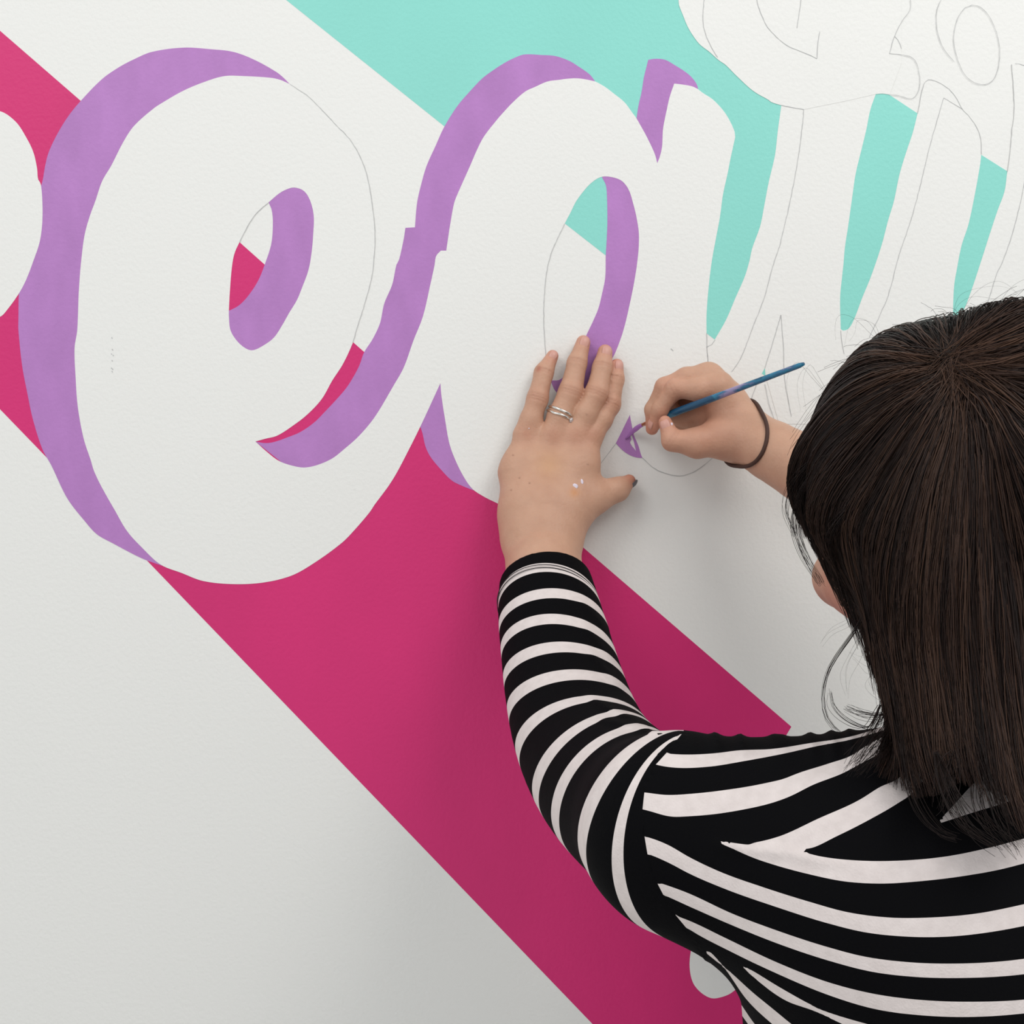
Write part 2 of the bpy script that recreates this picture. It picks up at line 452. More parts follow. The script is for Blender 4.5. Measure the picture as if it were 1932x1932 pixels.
class Ell:
    def __init__(s, c, R, rad):
        s.c, s.R, s.rad = np.asarray(c, np.float32), np.asarray(R, np.float32), np.asarray(rad, np.float32)
        m = max(rad)
        s.lo, s.hi = s.c - m, s.c + m

    def d(s, p):
        q = (p - s.c) @ s.R.T
        k0 = np.sqrt(((q / s.rad) ** 2).sum(1)) + 1e-9
        k1 = np.sqrt(((q / s.rad**2) ** 2).sum(1)) + 1e-9
        return k0 * (k0 - 1.0) / k1


def smin(a, b, k):
    h = np.maximum(k - np.abs(a - b), 0.0) / k
    return np.minimum(a, b) - h * h * k * 0.25


def group(prims, k):
    """smooth union of prims as a culled field"""
    lo = np.min([q.lo for q in prims], axis=0)
    hi = np.max([q.hi for q in prims], axis=0)
    mg = k + .02

    def fn(p, blo, bhi):
        d = None
        for q in prims:
            if np.any(q.lo - mg > bhi) or np.any(q.hi + mg < blo):
                continue
            e = q.d(p)
            d = e if d is None else (smin(d, e, k) if k > 0 else np.minimum(d, e))
        if d is None:
            d = np.full(len(p), 1.0, np.float32)
        return d
    fn.lo, fn.hi = lo, hi
    return fn


def chain(pts, n=None, f=1.0):
    """pts: list of (xyz, r) -> prims"""
    return [Prim(pts[i][0], pts[i + 1][0], pts[i][1], pts[i + 1][1], n, f) for i in range(len(pts) - 1)]


def mesh_sdf(fun, lo, hi, h, nb=24):
    lo = np.asarray(lo, float)
    N = np.ceil((np.asarray(hi) - lo) / h).astype(int)
    NB = -(-N // nb)
    NG = NB * nb + 2
    half = nb * h * 0.5
    rad = half * 1.7321 * 1.5 + h
    off = np.arange(nb + 1)
    gi, gj, gk = np.meshgrid(off, off, off, indexing='ij')
    base = (np.stack([gi, gj, gk], -1).reshape(-1, 3) * h).astype(np.float32)
    ids, pos, quads = [], [], []
    corners = [(0, 0, 0), (1, 0, 0), (0, 1, 0), (1, 1, 0), (0, 0, 1), (1, 0, 1), (0, 1, 1), (1, 1, 1)]
    cedges = [(0, 1), (2, 3), (4, 5), (6, 7), (0, 2), (1, 3), (4, 6), (5, 7), (0, 4), (1, 5), (2, 6), (3, 7)]
    gid = lambda a, b, c: (a.astype(np.int64) * NG[1] + b) * NG[2] + c
    for bi in range(NB[0]):
        for bj in range(NB[1]):
            for bk in range(NB[2]):
                o = lo + np.array([bi, bj, bk]) * nb * h
                c = (o + half).astype(np.float32)
                d0 = fun(c[None], c - rad, c + rad)[0]
                if abs(d0) > rad:
                    continue
                p = base + o.astype(np.float32)
                d = fun(p, p[0], p[-1]).reshape(nb + 1, nb + 1, nb + 1).astype(np.float64)
                s = d < 0
                if s.all() or not s.any():
                    continue
                cs = np.stack([s[a:a + nb, b:b + nb, e:e + nb] for a, b, e in corners], -1)
                m = cs.any(-1) & ~cs.all(-1)
                I, J, K = np.nonzero(m)
                dv = np.stack([d[I + a, J + b, K + e] for a, b, e in corners], -1)
                acc = np.zeros((len(I), 3))
                cnt = np.zeros(len(I))
                cc = np.array(corners, float)
                for a, b in cedges:
                    x = (dv[:, a] < 0) != (dv[:, b] < 0)
                    t = dv[:, a] / np.where(x, dv[:, a] - dv[:, b], 1.0)
                    q = cc[a] + t[:, None] * (cc[b] - cc[a])
                    acc += np.where(x[:, None], q, 0)
                    cnt += x
                v = acc / cnt[:, None] + np.stack([I, J, K], -1)
                pos.append(o + v * h)
                g0 = np.array([bi, bj, bk]) * nb + 1
                ids.append(gid(I + g0[0], J + g0[1], K + g0[2]))
                for ax in range(3):
                    sl0 = [slice(0, nb)] * 3
                    sl1 = list(sl0)
                    sl1[ax] = slice(1, nb + 1)
                    a0, a1 = s[tuple(sl0)], s[tuple(sl1)]
                    X = np.nonzero(a0 != a1)
                    if not len(X[0]):
                        continue
                    fl = a0[X]
                    X = [X[q] + g0[q] for q in range(3)]
                    u, w_ = (ax + 1) % 3, (ax + 2) % 3

                    def cell(du, dw):
                        Y = [x.copy() for x in X]
                        Y[u] -= du
                        Y[w_] -= dw
                        return gid(Y[0], Y[1], Y[2])
                    q = np.stack([cell(1, 1), cell(0, 1), cell(0, 0), cell(1, 0)], -1)
                    q[~fl] = q[~fl][:, ::-1]
                    quads.append(q)
    ids = np.concatenate(ids)
    pos = np.concatenate(pos)
    quads = np.concatenate(quads)
    od = np.argsort(ids)
    ids, pos = ids[od], pos[od]
    ix = np.searchsorted(ids, quads)
    ix = np.clip(ix, 0, len(ids) - 1)
    ok = (ids[ix] == quads).all(1)
    return pos, ix[ok]


# ------------------------------------------------------------------ the person: joints
PERSON = empty('person', (0.285, -0.43, 0.0), 'person with long dark hair in a striped top, painting the wall lettering', 'person')
CAMP = np.array([0, -D, ZC])


def px2m(r, d):
    return r * S * (D - d) / D


def L(cx, cy, d):
    return P(920 + cx / 4.83, 600 + cy / 4.83, d)


def R_(cx, cy, d):
    return P(1150 + cx / 4.83, 640 + cy / 4.83, d)


def CH(f, rows, g=1.0):
    return [(f(a, b, d), px2m(r * g / 4.83, d)) for a, b, d, r in rows]


# left arm centre line (picture x, y, distance from wall, radius in picture units of the sleeve)
ARM_L = [(1022, 985, .036, 66), (1026, 1070, .062, 78), (1036, 1150, .098, 94), (1051, 1230, .135, 105), (1066, 1300, .17, 113), (1086, 1370, .21, 121),
         (1112, 1428, .25, 128), (1150, 1480, .30, 137), (1205, 1530, .36, 146), (1262, 1566, .42, 154)]
armL = np.array([np.append(P(a, b, c), px2m(r, c)) for a, b, c, r in ARM_L])
armLd = catmull(armL, 40)
SHL = armL[-1, :3]
SHR = np.array([0.468, -0.40, ZC - 0.165])
WR = R_(1215, 870, .052)
EL = np.array([0.372, -0.215, ZC - 0.052])
armR = np.array([np.append(WR, .0250), np.append(WR + (EL - WR) * .3, .030), np.append(WR + (EL - WR) * .65, .040), np.append(EL, .045), np.append(EL * .5 + SHR * .5, .049), np.append(SHR, .054)])
armRd = catmull(armR, 30)

# ---- hands
pinky = CH(L, [(350, 1060, .017, 90), (395, 930, .0165, 94), (455, 735, .0160, 90), (512, 500, .0115, 80), (592, 345, .0085, 52)], 1.05)
ringf = CH(L, [(600, 1080, .019, 98), (660, 900, .0185, 110), (757, 680, .0180, 104), (815, 410, .0125, 83), (872, 222, .0095, 62)], 1.05)
midf = CH(L, [(800, 1080, .020, 98), (890, 880, .020, 104), (992, 690, .0200, 99), (1047, 450, .0140, 84), (1070, 308, .0105, 64)], 1.05)
indf = CH(L, [(940, 1070, .017, 95), (1035, 930, .014, 92), (1120, 790, .0125, 84), (1168, 560, .0100, 70), (1178, 432, .0080, 58)], 1.05)
thumb = CH(L, [(760, 1730, .031, 165), (985, 1640, .026, 140), (1185, 1560, .019, 108), (1288, 1488, .0145, 63)])
YV = (0, 1, 0)
palmL = (chain(CH(L, [(345, 1090, .018, 105), (335, 1400, .023, 208), (420, 1740, .032, 240)]), YV, .68)
         + chain(CH(L, [(575, 1090, .021, 108), (560, 1400, .026, 150), (540, 1740, .034, 210)]), YV, .8)
         + chain(CH(L, [(775, 1080, .0225, 105), (720, 1400, .027, 150), (640, 1740, .035, 210)]), YV, .8)
         + chain(CH(L, [(930, 1080, .019, 105), (860, 1340, .025, 140), (690, 1740, .033, 210)]), YV, .8)
         + chain(CH(L, [(420, 1740, .033, 260), (480, 1850, .036, 300)]), YV, .7)
         + chain(CH(L, [(660, 1740, .033, 200), (510, 1850, .036, 290)]), YV, .7))
skinL = [(armLd[i, :3], armLd[i, 3] * (0.98 if i < 3 else 0.92)) for i in range(0, 40, 2)] + [(armLd[-1, :3], armLd[-1, 3] * .9)]
foreL = chain([(L(490, 1840, .0365), px2m(64, .036))] + skinL[1:3], YV, .82) + chain(skinL[2:])

indR = CH(R_, [(990, 430, .060, 112), (800, 455, .060, 104), (595, 452, .057, 84), (462, 640, .047, 72), (405, 788, .038, 57)])
midR = CH(R_, [(900, 340, .050, 118), (700, 360, .049, 100), (500, 432, .046, 80), (392, 640, .036, 68), (388, 815, .028, 58)])
rinR = CH(R_, [(880, 380, .028, 110), (680, 420, .028, 92), (530, 520, .028, 80), (560, 690, .027, 70), (700, 740, .030, 66)])
pinR = CH(R_, [(900, 520, .018, 95), (720, 560, .015, 84), (600, 640, .016, 76), (660, 780, .020, 70), (800, 790, .024, 66)])
thuR = CH(R_, [(1060, 890, .056, 175), (800, 945, .062, 138), (572, 925, .062, 92), (507, 755, .059, 60)])
palmR = (chain(CH(R_, [(1000, 420, .057, 112), (1090, 620, .050, 155), (1200, 850, .048, 212)]))
         + chain(CH(R_, [(900, 340, .048, 112), (1040, 560, .046, 160), (1190, 830, .046, 210)]))
         + chain(CH(R_, [(880, 390, .028, 105), (1020, 620, .030, 160), (1180, 850, .042, 205)]))
         + chain(CH(R_, [(900, 520, .020, 95), (1010, 760, .026, 165), (1170, 880, .040, 205)]))
         + chain(CH(R_, [(690, 690, .026, 78), (880, 650, .034, 84), (1000, 720, .036, 120)]))
         + chain(CH(R_, [(1060, 890, .054, 170), (1195, 870, .050, 215)])))
foreR = chain([(WR, .0240)] + [(armRd[i, :3], armRd[i, 3] * .98) for i in range(2, 30, 2)] + [(SHR, .05)])

# ---- head frame
yaw, pitch = math.radians(15), math.radians(-28)
HF = np.array([-math.sin(yaw) * math.cos(pitch), math.cos(yaw) * math.cos(pitch), -math.sin(pitch)])
HL = np.array([-math.cos(yaw), -math.sin(yaw), 0.0])
HU = np.cross(HF, HL) * -1.0
if HU[2] < 0:
    HU = -HU
HR = np.stack([HL, HF, HU])
HC = P(1836, 950, .405)


def H(l, f, u):
    return HC + l * HL + f * HF + u * HU


headP = [Ell(H(0, -.012, .022), HR, (.071, .090, .086)), Ell(H(0, .035, -.040), HR, (.057, .056, .072)), Prim(H(.014, .07, -.094), H(-.014, .07, -.094), .017, .017),
         Prim(H(.045, .010, -.062), H(.022, .070, -.092), .018, .018), Prim(H(-.045, .010, -.062), H(-.022, .070, -.092), .018, .018),
         Ell(H(.036, .062, -.028), HR, (.026, .026, .028)), Ell(H(-.036, .062, -.028), HR, (.026, .026, .028)),
         Prim(H(.03, .078, .022), H(-.03, .078, .022), .013, .013)]
noseP = [Prim(H(0, .090, .008), H(0, .106, -.030), .006, .0105), Prim(H(.010, .094, -.035), H(-.010, .094, -.035), .0075, .0075),
         Ell(H(0, .087, -.058), HR, (.022, .010, .006)), Ell(H(0, .086, -.068), HR, (.019, .010, .007))]
earP = []
for sg in (1, -1):
    for q in range(7):
        a0, a1 = math.radians(-100 + q * 45), math.radians(-100 + (q + 1) * 45)
        e = lambda a: H(sg * (.071 + .010 * (.5 + .5 * math.cos(a - 2.6))), -.008 + .014 * math.cos(a), -.012 + .027 * math.sin(a))
        earP.append(Prim(e(a0), e(a1), .0042, .0042))
    earP.append(Ell(H(sg * .071, -.006, -.014), HR, (.006, .013, .024)))
NB_ = np.array([0.279, -0.425, ZC - .15])
neckP = [Prim(H(0, -.025, -.055), NB_, .054, .056), Prim(NB_, (NB_ + SHL) / 2 + (0, 0, -.05), .04, .03), Prim((NB_ + SHL) / 2 + (0, 0, -.05), SHL, .03, .04),
         Prim(NB_, (NB_ + SHR) / 2 + (0, 0, -.05), .04, .03), Prim((NB_ + SHR) / 2 + (0, 0, -.05), SHR, .03, .04)]

gPL, gFL = group(palmL, .010), group(foreL, .0015)
gfing = [(group(c, .004), k) for c, k in ((chain(pinky), .008), (chain(ringf), .008), (chain(midf), .008), (chain(indf), .008), (chain(thumb), .014))]
gPR, gFR = group(palmR, .010), group(foreR, .0015)
gfinR = [(group(c, .004), k) for c, k in ((chain(indR), .008), (chain(midR), .008), (chain(rinR), .008), (chain(pinR), .008), (chain(thuR), .012))]
gHead, gNose, gEar, gNeck = group(headP, .014), group(noseP, .006), group(earP, .002), group(neckP, .012)
eyeS = [Prim(H(s_ * .031, .080, .006), H(s_ * .031, .080, .006), .0125, .0125) for s_ in (1, -1)]

# joint creases: (centre, axis, dorsal, depth, sigma, radius)
CREASE = []


def crease_on(ch, idx, offs=(-.0026, 0, .0027), dep=.0009):
    for i in idx:
        c, r = ch[i]
        ax = ch[i + 1][0] - ch[i - 1][0]
        ax /= np.linalg.norm(ax)
        for j, o in enumerate(offs):
            CREASE.append((c + ax * o, ax, r * (.85 if j == 1 else .6), dep * (1 if j == 1 else .7), .0009, r))


for c in (pinky, ringf, midf, indf):
    crease_on(c, (2,))
    crease_on(c, (3,), (-.0010, .0014), .0007)
crease_on(indR, (2,), (-.002, .001), .0004)
crease_on(thuR, (2,), (-.001, .002), .0004)


def bbox_hit(g, blo, bhi, m=.03):
    return not (np.any(g.lo - m > bhi) or np.any(g.hi + m < blo))


def skin(p, blo, bhi):
    d = np.full(len(p), 1.0, np.float32)
    if bbox_hit(gFL, blo, bhi) or bbox_hit(gPL, blo, bhi) or any(bbox_hit(g, blo, bhi) for g, k in gfing):
        base = smin(gPL(p, blo, bhi), gFL(p, blo, bhi), .022)
        d = np.minimum(d, base)
        for g, k in gfing:
            if bbox_hit(g, blo, bhi):
                d = np.minimum(d, smin(base, g(p, blo, bhi), k))
    if bbox_hit(gFR, blo, bhi) or bbox_hit(gPR, blo, bhi) or any(bbox_hit(g, blo, bhi) for g, k in gfinR):
        base = smin(gPR(p, blo, bhi), gFR(p, blo, bhi), .010)
        d = np.minimum(d, base)
        for g, k in gfinR:
            if bbox_hit(g, blo, bhi):
                d = np.minimum(d, smin(base, g(p, blo, bhi), k))
    if bbox_hit(gHead, blo, bhi):
        h = gHead(p, blo, bhi)
        for e in eyeS:
            h = -smin(-h, e.d(p), .006)
        h = smin(h, gNose(p, blo, bhi), .010)
        h = smin(h, gEar(p, blo, bhi), .005)
        d = smin(d, h, .02)
    if bbox_hit(gNeck, blo, bhi):
        d = smin(d, gNeck(p, blo, bhi), .03)
    for c, ax, rr, dep, sg, r in CREASE:
        if np.any(c - .014 > bhi) or np.any(c + .014 < blo):
            continue
        v = p - c
        t = v @ ax
        lat = v - t[:, None] * ax
        dors = (-lat[:, 1])
        wgt = np.exp(-(t / sg) ** 2) * np.clip(dors / r, 0, 1) * (np.abs(t) < .004) * (np.linalg.norm(lat, axis=1) < r * 1.5)
        d = d + dep * wgt
    return d.astype(np.float32)


V, F = mesh_sdf(skin, (-0.03, -0.56, ZC - .27), (0.54, 0.0, ZC + .19), .00125)

# skin colour: knuckles and tips redder, moles, stain, tendons
base_c = np.array([0.56, 0.335, 0.235])
C = np.tile(base_c, (len(V), 1))


def tint(pt, rad, col, amt):
    g = np.exp(-(((V - pt) ** 2).sum(1)) / (rad * rad))
    C[:] = C + (np.array(col) - C) * (amt * g)[:, None]


for c in (pinky, ringf, midf, indf):
    tint(c[4][0], .009, (.62, .25, .19), .75)
    tint(c[3][0], .008, (.58, .28, .20), .45)
    tint(c[2][0], .010, (.58, .27, .19), .55)
    tint(c[0][0] + (0, -.012, 0), .010, (.50, .24, .16), .55)
tint(thumb[3][0] + (.004, 0, .003), .011, (.55, .17, .10), .75)
tint(thumb[3][0] + (.008, 0, -.003), .0065, (.10, .09, .10), .85)
for c in (indR, midR, thuR):
    tint(c[4 if len(c) > 4 else 3][0], .011, (.60, .24, .17), .7)
    tint(c[2][0], .012, (.57, .27, .19), .45)
tint(R_(820, 640, .06), .020, (.52, .22, .14), .45)
tint(R_(900, 900, .07), .03, (.60, .30, .21), .5)
for cx, cy in ((290, 1458), (215, 1568), (382, 1505), (905, 882), (912, 1335), (232, 1250)):
    tint(L(cx, cy, .04) , .012, base_c, 0)
    q = proj(V)
    g = np.exp(-(((q[0] - (920 + cx / 4.83)) ** 2 + (q[1] - (600 + cy / 4.83)) ** 2) / 2.2)) * (V[:, 1] < -.012)
    C = C + (np.array((.22, .10, .06)) - C) * (.75 * g)[:, None]
q = proj(V)
for cx, cy, rr, col, am in ((790, 1590, 9, (.62, .28, .10), .6), (560, 1330, 26, (.60, .34, .17), .45), (720, 640, 5, (.5, .2, .14), .0), (470, 455, 4, (.42, .12, .08), .6),
                            (460, 475, 4, (.42, .12, .08), .5)):
    g = np.exp(-(((q[0] - (920 + cx / 4.83)) ** 2 + (q[1] - (600 + cy / 4.83)) ** 2) / rr**2)) * (V[:, 1] < -.008)
    C = C + (np.array(col) - C) * (am * g)[:, None]
for a, b in (((1033, 1018), (.03)),):
    pass
# shade of the joint creases painted into the skin colour
for c_, ax_, rr_, dep_, sg_, r_ in CREASE:
    v_ = V - c_
    t_ = v_ @ ax_
    lat_ = v_ - t_[:, None] * ax_
    g = np.exp(-(t_ / .0010) ** 2) * np.clip(-lat_[:, 1] / r_, 0, 1) * (np.linalg.norm(lat_, axis=1) < r_ * 1.4)
    C = C + (np.array((.36, .16, .10)) - C) * (np.clip(dep_ / .0009, 0, 1) * .45 * g)[:, None]
# face tints
tint(H(0, .095, -.062), .014, (.48, .14, .12), .8)
tint(H(.05, .06, -.03), .03, (.60, .28, .20), .6)
tint(H(.08, -.01, -.015), .03, (.60, .26, .18), .7)
tint(H(.05, .02, -.07), .04, (.60, .28, .19), .7)

m, nt, b = mat_new('skin')
a = nt.nodes.new('ShaderNodeAttribute')
a.attribute_name = 'tone'
tc, n = bump(nt, b, 380.0, 0.5, 0.0008, 5)
n2 = nt.nodes.new('ShaderNodeTexNoise')
n2.inputs['Scale'].default_value = 70
n2.inputs['Detail'].default_value = 5
mx = nt.nodes.new('ShaderNodeMix')
mx.data_type = 'RGBA'
mx.blend_type = 'MULTIPLY'
rp = nt.nodes.new('ShaderNodeValToRGB')
rp.color_ramp.elements[0].color = (.86, .78, .74, 1)
rp.color_ramp.elements[1].color = (1.08, 1.08, 1.06, 1)
nt.links.new(tc.outputs['Object'], n2.inputs['Vector'])
nt.links.new(n2.outputs['Fac'], rp.inputs['Fac'])
mx.inputs[0].default_value = 1.0
nt.links.new(a.outputs['Color'], mx.inputs[6])
nt.links.new(rp.outputs['Color'], mx.inputs[7])
nt.links.new(mx.outputs[2], b.inputs['Base Color'])
b.inputs['Roughness'].default_value = 0.5
b.inputs['Specular IOR Level'].default_value = 0.35
b.inputs['Subsurface Weight'].default_value = 0.12
b.inputs['Subsurface Radius'].default_value = (.006, .0025, .0015)
b.inputs['Subsurface Scale'].default_value = 0.6
M_SKIN = m
me = new_mesh('body', V, F)
attr_c(me, 'tone', C)
BODY = link('body', me, M_SKIN, PERSON)


# ---- nails
M_NAIL = plain('fingernail', (.60, .31, .25), .42)
M_NAIL_D = plain('stained_nail', (.10, .085, .09), .4)


def nail(c0, c1, frac, ln, wd, nrm, mat=M_NAIL, lift=.0005):
    (a, ra), (b_, rb) = c0, c1
    ax = b_ - a
    ax /= np.linalg.norm(ax)
    nrm = np.asarray(nrm, float)
    nrm = nrm - ax * (nrm @ ax)
    nrm /= np.linalg.norm(nrm)
    bi = np.cross(ax, nrm)
    c = a + (b_ - a) * frac
    r = ra + (rb - ra) * min(1.0, frac)
    nu, nv = 11, 11
    VV, FF = [], []
    for lay in (0, 1):
        for i in range(nu):
            for j in range(nv):
                u, v = -1 + 2 * i / (nu - 1), -1 + 2 * j / (nv - 1)
                # squircle mapping
                uu = u * math.sqrt(1 - .38 * v * v)
                vv = v * math.sqrt(1 - .38 * u * u)
                th = vv * wd / r
                rr = r + lift - lay * .0012 - .0006 * max(0, abs(uu) - .6)
                sag = .0018 * (uu * uu) * (1 if uu > 0 else .3)
                VV.append(c + ax * uu * ln + (bi * math.sin(th) + nrm * math.cos(th)) * rr - nrm * sag)
    for i in range(nu - 1):
        for j in range(nv - 1):
            q = i * nv + j
            FF.append((q, q + 1, q + nv + 1, q + nv))
            q2 = q + nu * nv
            FF.append((q2, q2 + nv, q2 + nv + 1, q2 + 1))
    rim = [i * nv for i in range(nu)] + [(nu - 1) * nv + j for j in range(1, nv)] + [i * nv + nv - 1 for i in range(nu - 2, -1, -1)] + [j for j in range(nv - 2, 0, -1)]
    for k in range(len(rim)):
        x, y = rim[k], rim[(k + 1) % len(rim)]
        FF.append((x, y, y + nu * nv, x + nu * nv))
    mm = new_mesh('fingernail', VV, FF)
    bm = bmesh.new()
    bm.from_mesh(mm)
    bmesh.ops.recalc_face_normals(bm, faces=bm.faces[:])
    bm.to_mesh(mm)
    bm.free()
    return link('fingernail', mm, mat, BODY)


nail(pinky[3], pinky[4], .95, .0052, .0040, (.12, -1, 0))
nail(ringf[3], ringf[4], .93, .0062, .0046, (.18, -1, 0))
nail(midf[3], midf[4], .90, .0058, .0047, (.18, -1, 0))
nail(indf[3], indf[4], .90, .0052, .0042, (.35, -1, 0))
nail(thumb[2], thumb[3], 1.05, .0060, .0050, (.75, -.2, -.6), M_NAIL_D)['label'] = 'dark stained thumbnail'
nail(thuR[2], thuR[3], .80, .0056, .0046, (-.35, -1, 0))
nail(indR[3], indR[4], .90, .0050, .0042, (-1, -.35, -.2))


# ------------------------------------------------------------------ tubes and lathes
def tube(path, rad, ns=12, closed=False, cap=True):
    path = np.asarray(path, float)
    n = len(path)
    rad = np.broadcast_to(np.asarray(rad, float), (n,))
    if closed:
        tg = np.roll(path, -1, 0) - np.roll(path, 1, 0)
    else:
        tg = np.gradient(path, axis=0)
    tg /= np.linalg.norm(tg, axis=1)[:, None]
    up = np.array([0, 0, 1.0]) if abs(tg[0, 2]) < .9 else np.array([1.0, 0, 0])
    VV = []
    nrm = np.cross(tg[0], up)
    nrm /= np.linalg.norm(nrm)
    for i in range(n):
        nrm = nrm - tg[i] * (nrm @ tg[i])
        nrm /= np.linalg.norm(nrm)
        bi = np.cross(tg[i], nrm)
        for j in range(ns):
            a_ = 2 * math.pi * j / ns
            VV.append(path[i] + rad[i] * (nrm * math.cos(a_) + bi * math.sin(a_)))
    FF = []
    m_ = n if closed else n - 1
    for i in range(m_):
        for j in range(ns):
            a_, b_ = i * ns + j, i * ns + (j + 1) % ns
            c_, d_ = ((i + 1) % n) * ns + (j + 1) % ns, ((i + 1) % n) * ns + j
            FF.append((a_, b_, c_, d_))
    if cap and not closed:
        VV += [path[0], path[-1]]
        for j in range(ns):
            FF.append(((j + 1) % ns, j, n * ns, n * ns))
            FF.append(((n - 1) * ns + j, (n - 1) * ns + (j + 1) % ns, n * ns + 1, n * ns + 1))
    return np.array(VV), FF


def mesh_from(name, VV, FF):
    mm = bpy.data.meshes.new(name)
    FF = [tuple(dict.fromkeys(f)) for f in FF]
    mm.from_pydata([tuple(v) for v in VV], [], FF)
    mm.polygons.foreach_set('use_smooth', np.ones(len(FF), dtype=bool))
    mm.update()
    return mm


# ---- rings on the left hand
M_SILV = plain('white_gold', (.78, .75, .70), .16, 1.0)
M_GEM = plain('diamond', (.9, .92, .95), .03, 0.0)
M_GEM.node_tree.nodes['Principled BSDF'].inputs['Transmission Weight'].default_value = .6


def ring_at(name, frac, rscale, rt, skew, label, wave=0.0):
    (a, ra), (b_, rb) = ringf[1], ringf[2]
    ax = (b_ - a) / np.linalg.norm(b_ - a)
    ax = ax + np.array(skew)
    ax /= np.linalg.norm(ax)
    c = a + (b_ - a) * frac
    r = (ra + (rb - ra) * frac) * rscale
    n1 = np.array([0, -1.0, 0]) - ax * (-ax[1])
    n1 /= np.linalg.norm(n1)
    n2_ = np.cross(ax, n1)
    pts = []
    for q in range(64):
        th = 2 * math.pi * q / 64
        pts.append(c + r * (n1 * math.cos(th) + n2_ * math.sin(th)) + ax * wave * math.exp(-((th - 5.75) / .35) ** 2))
    VV, FF = tube(pts, rt, 10, True)
    o = link(name, mesh_from(name, VV, FF), M_SILV, PERSON, label)
    return o, c, r, n1, n2_, ax


ring_at('wedding_ring', .19, 1.10, .00125, (.0, 0, .0), 'plain silver band on the ring finger')
o, c, r, n1, n2_, ax = ring_at('engagement_ring', .03, 1.105, .0012, (.0, 0, .0), 'silver ring with a clear stone', -.001)
sgn = 1 if n2_[0] > 0 else -1
th = .85
gp = c + (r + .0012) * (n1 * math.cos(th) + sgn * n2_ * math.sin(th)) - ax * .0006
gn = n1 * math.cos(th) + sgn * n2_ * math.sin(th)
g1 = np.cross(gn, ax)
VV, FF = [], []
prof = [(.0, -.0016), (.0024, .0), (.0025, .0004), (.0016, .0013)]
for k, (rr, hh) in enumerate(prof):
    for j in range(8):
        a_ = j * math.pi / 4
        VV.append(gp + gn * hh + rr * (ax * math.cos(a_) + g1 * math.sin(a_)))
for k in range(3):
    for j in range(8):
        FF.append((k * 8 + j, k * 8 + (j + 1) % 8, (k + 1) * 8 + (j + 1) % 8, (k + 1) * 8 + j))
FF.append(tuple(24 + j for j in range(8)))
gm = mesh_from('gemstone', VV, FF)
gm.polygons.foreach_set('use_smooth', np.zeros(len(gm.polygons), dtype=bool))
link('gemstone', gm, M_GEM, o, 'clear faceted stone')

# ---- brown hair tie round the right wrist
M_TIE = plain('brown_elastic', (.060, .024, .016), .75, 0, .4, 900)
c = R_(1222, 862, .052)
e1 = R_(1285, 615, .056) - R_(1115, 1108, .056)
rl = np.linalg.norm(e1) / 2
e1 /= np.linalg.norm(e1)
vd = CAMP - c
vd /= np.linalg.norm(vd)
e0 = np.cross(e1, vd)
e0 /= np.linalg.norm(e0)
if e0[0] < 0:
    e0 = -e0
e2 = e0 * .45 + vd * .98
dirs = np.array([e1 * math.cos(t) + e2 * math.sin(t) for t in np.linspace(0, 2 * math.pi, 72, endpoint=False)])
dirs /= np.linalg.norm(dirs, axis=1)[:, None]
rr_ = np.linspace(.012, .05, 96)
pp_ = (c + dirs[:, None, :] * rr_[None, :, None]).reshape(-1, 3).astype(np.float32)
dd_ = skin(pp_, pp_.min(0), pp_.max(0)).reshape(72, 96)
rad_ = np.array([rr_[np.nonzero(q < .0008)[0].max()] for q in dd_]) + .0004
for _ in range(6):
    rad_ = np.maximum(rad_, (np.roll(rad_, 1) + np.roll(rad_, -1)) / 2)
pts = c + dirs * rad_[:, None]
VV, FF = tube(pts, .00175, 10, True)
link('hair_tie', mesh_from('hair_tie', VV, FF), M_TIE, PERSON, 'thin brown elastic worn round the wrist')

# ---- paint specks on the hand
M_SPECK = plain('dried_paint', (.78, .70, .80), .5)


def surf_at(px, py):
    q = proj(V)
    m_ = (np.abs(q[0] - px) < 4) & (np.abs(q[1] - py) < 4)
    i = np.nonzero(m_)[0]
    return V[i[np.argmin(V[i, 1])]]


def speck(px, py, rx, ry, hole=False):
    c = surf_at(px, py)
    VV, FF = [], []
    n = 14
    rows = [(1.0, -.0003), (.85, .0004), (.5, .0005 if not hole else .0002), (0.05, .0005 if not hole else .0004)]
    for k, (s_, h_) in enumerate(rows):
        for j in range(n):
            a_ = 2 * math.pi * j / n
            w_ = 1 + .12 * math.sin(3 * a_ + px)
            VV.append(c + np.array([rx * s_ * w_ * math.cos(a_), -h_ - .0001, ry * s_ * w_ * math.sin(a_)]))
    for k in range(len(rows) - 1):
        for j in range(n):
            FF.append((k * n + j, k * n + (j + 1) % n, (k + 1) * n + (j + 1) % n, (k + 1) * n + j))
    FF.append(tuple((len(rows) - 1) * n + j for j in range(n)))
    return link('paint_spot', mesh_from('paint_spot', VV, FF), M_SPECK, BODY, 'speck of dried pale paint on the skin')


speck(1088, 916, .0024, .0029, True)
speck(1101, 906, .0013, .0029)
speck(996.7, 805, .0006, .0006)
speck(1270, 797, .0010, .0016)

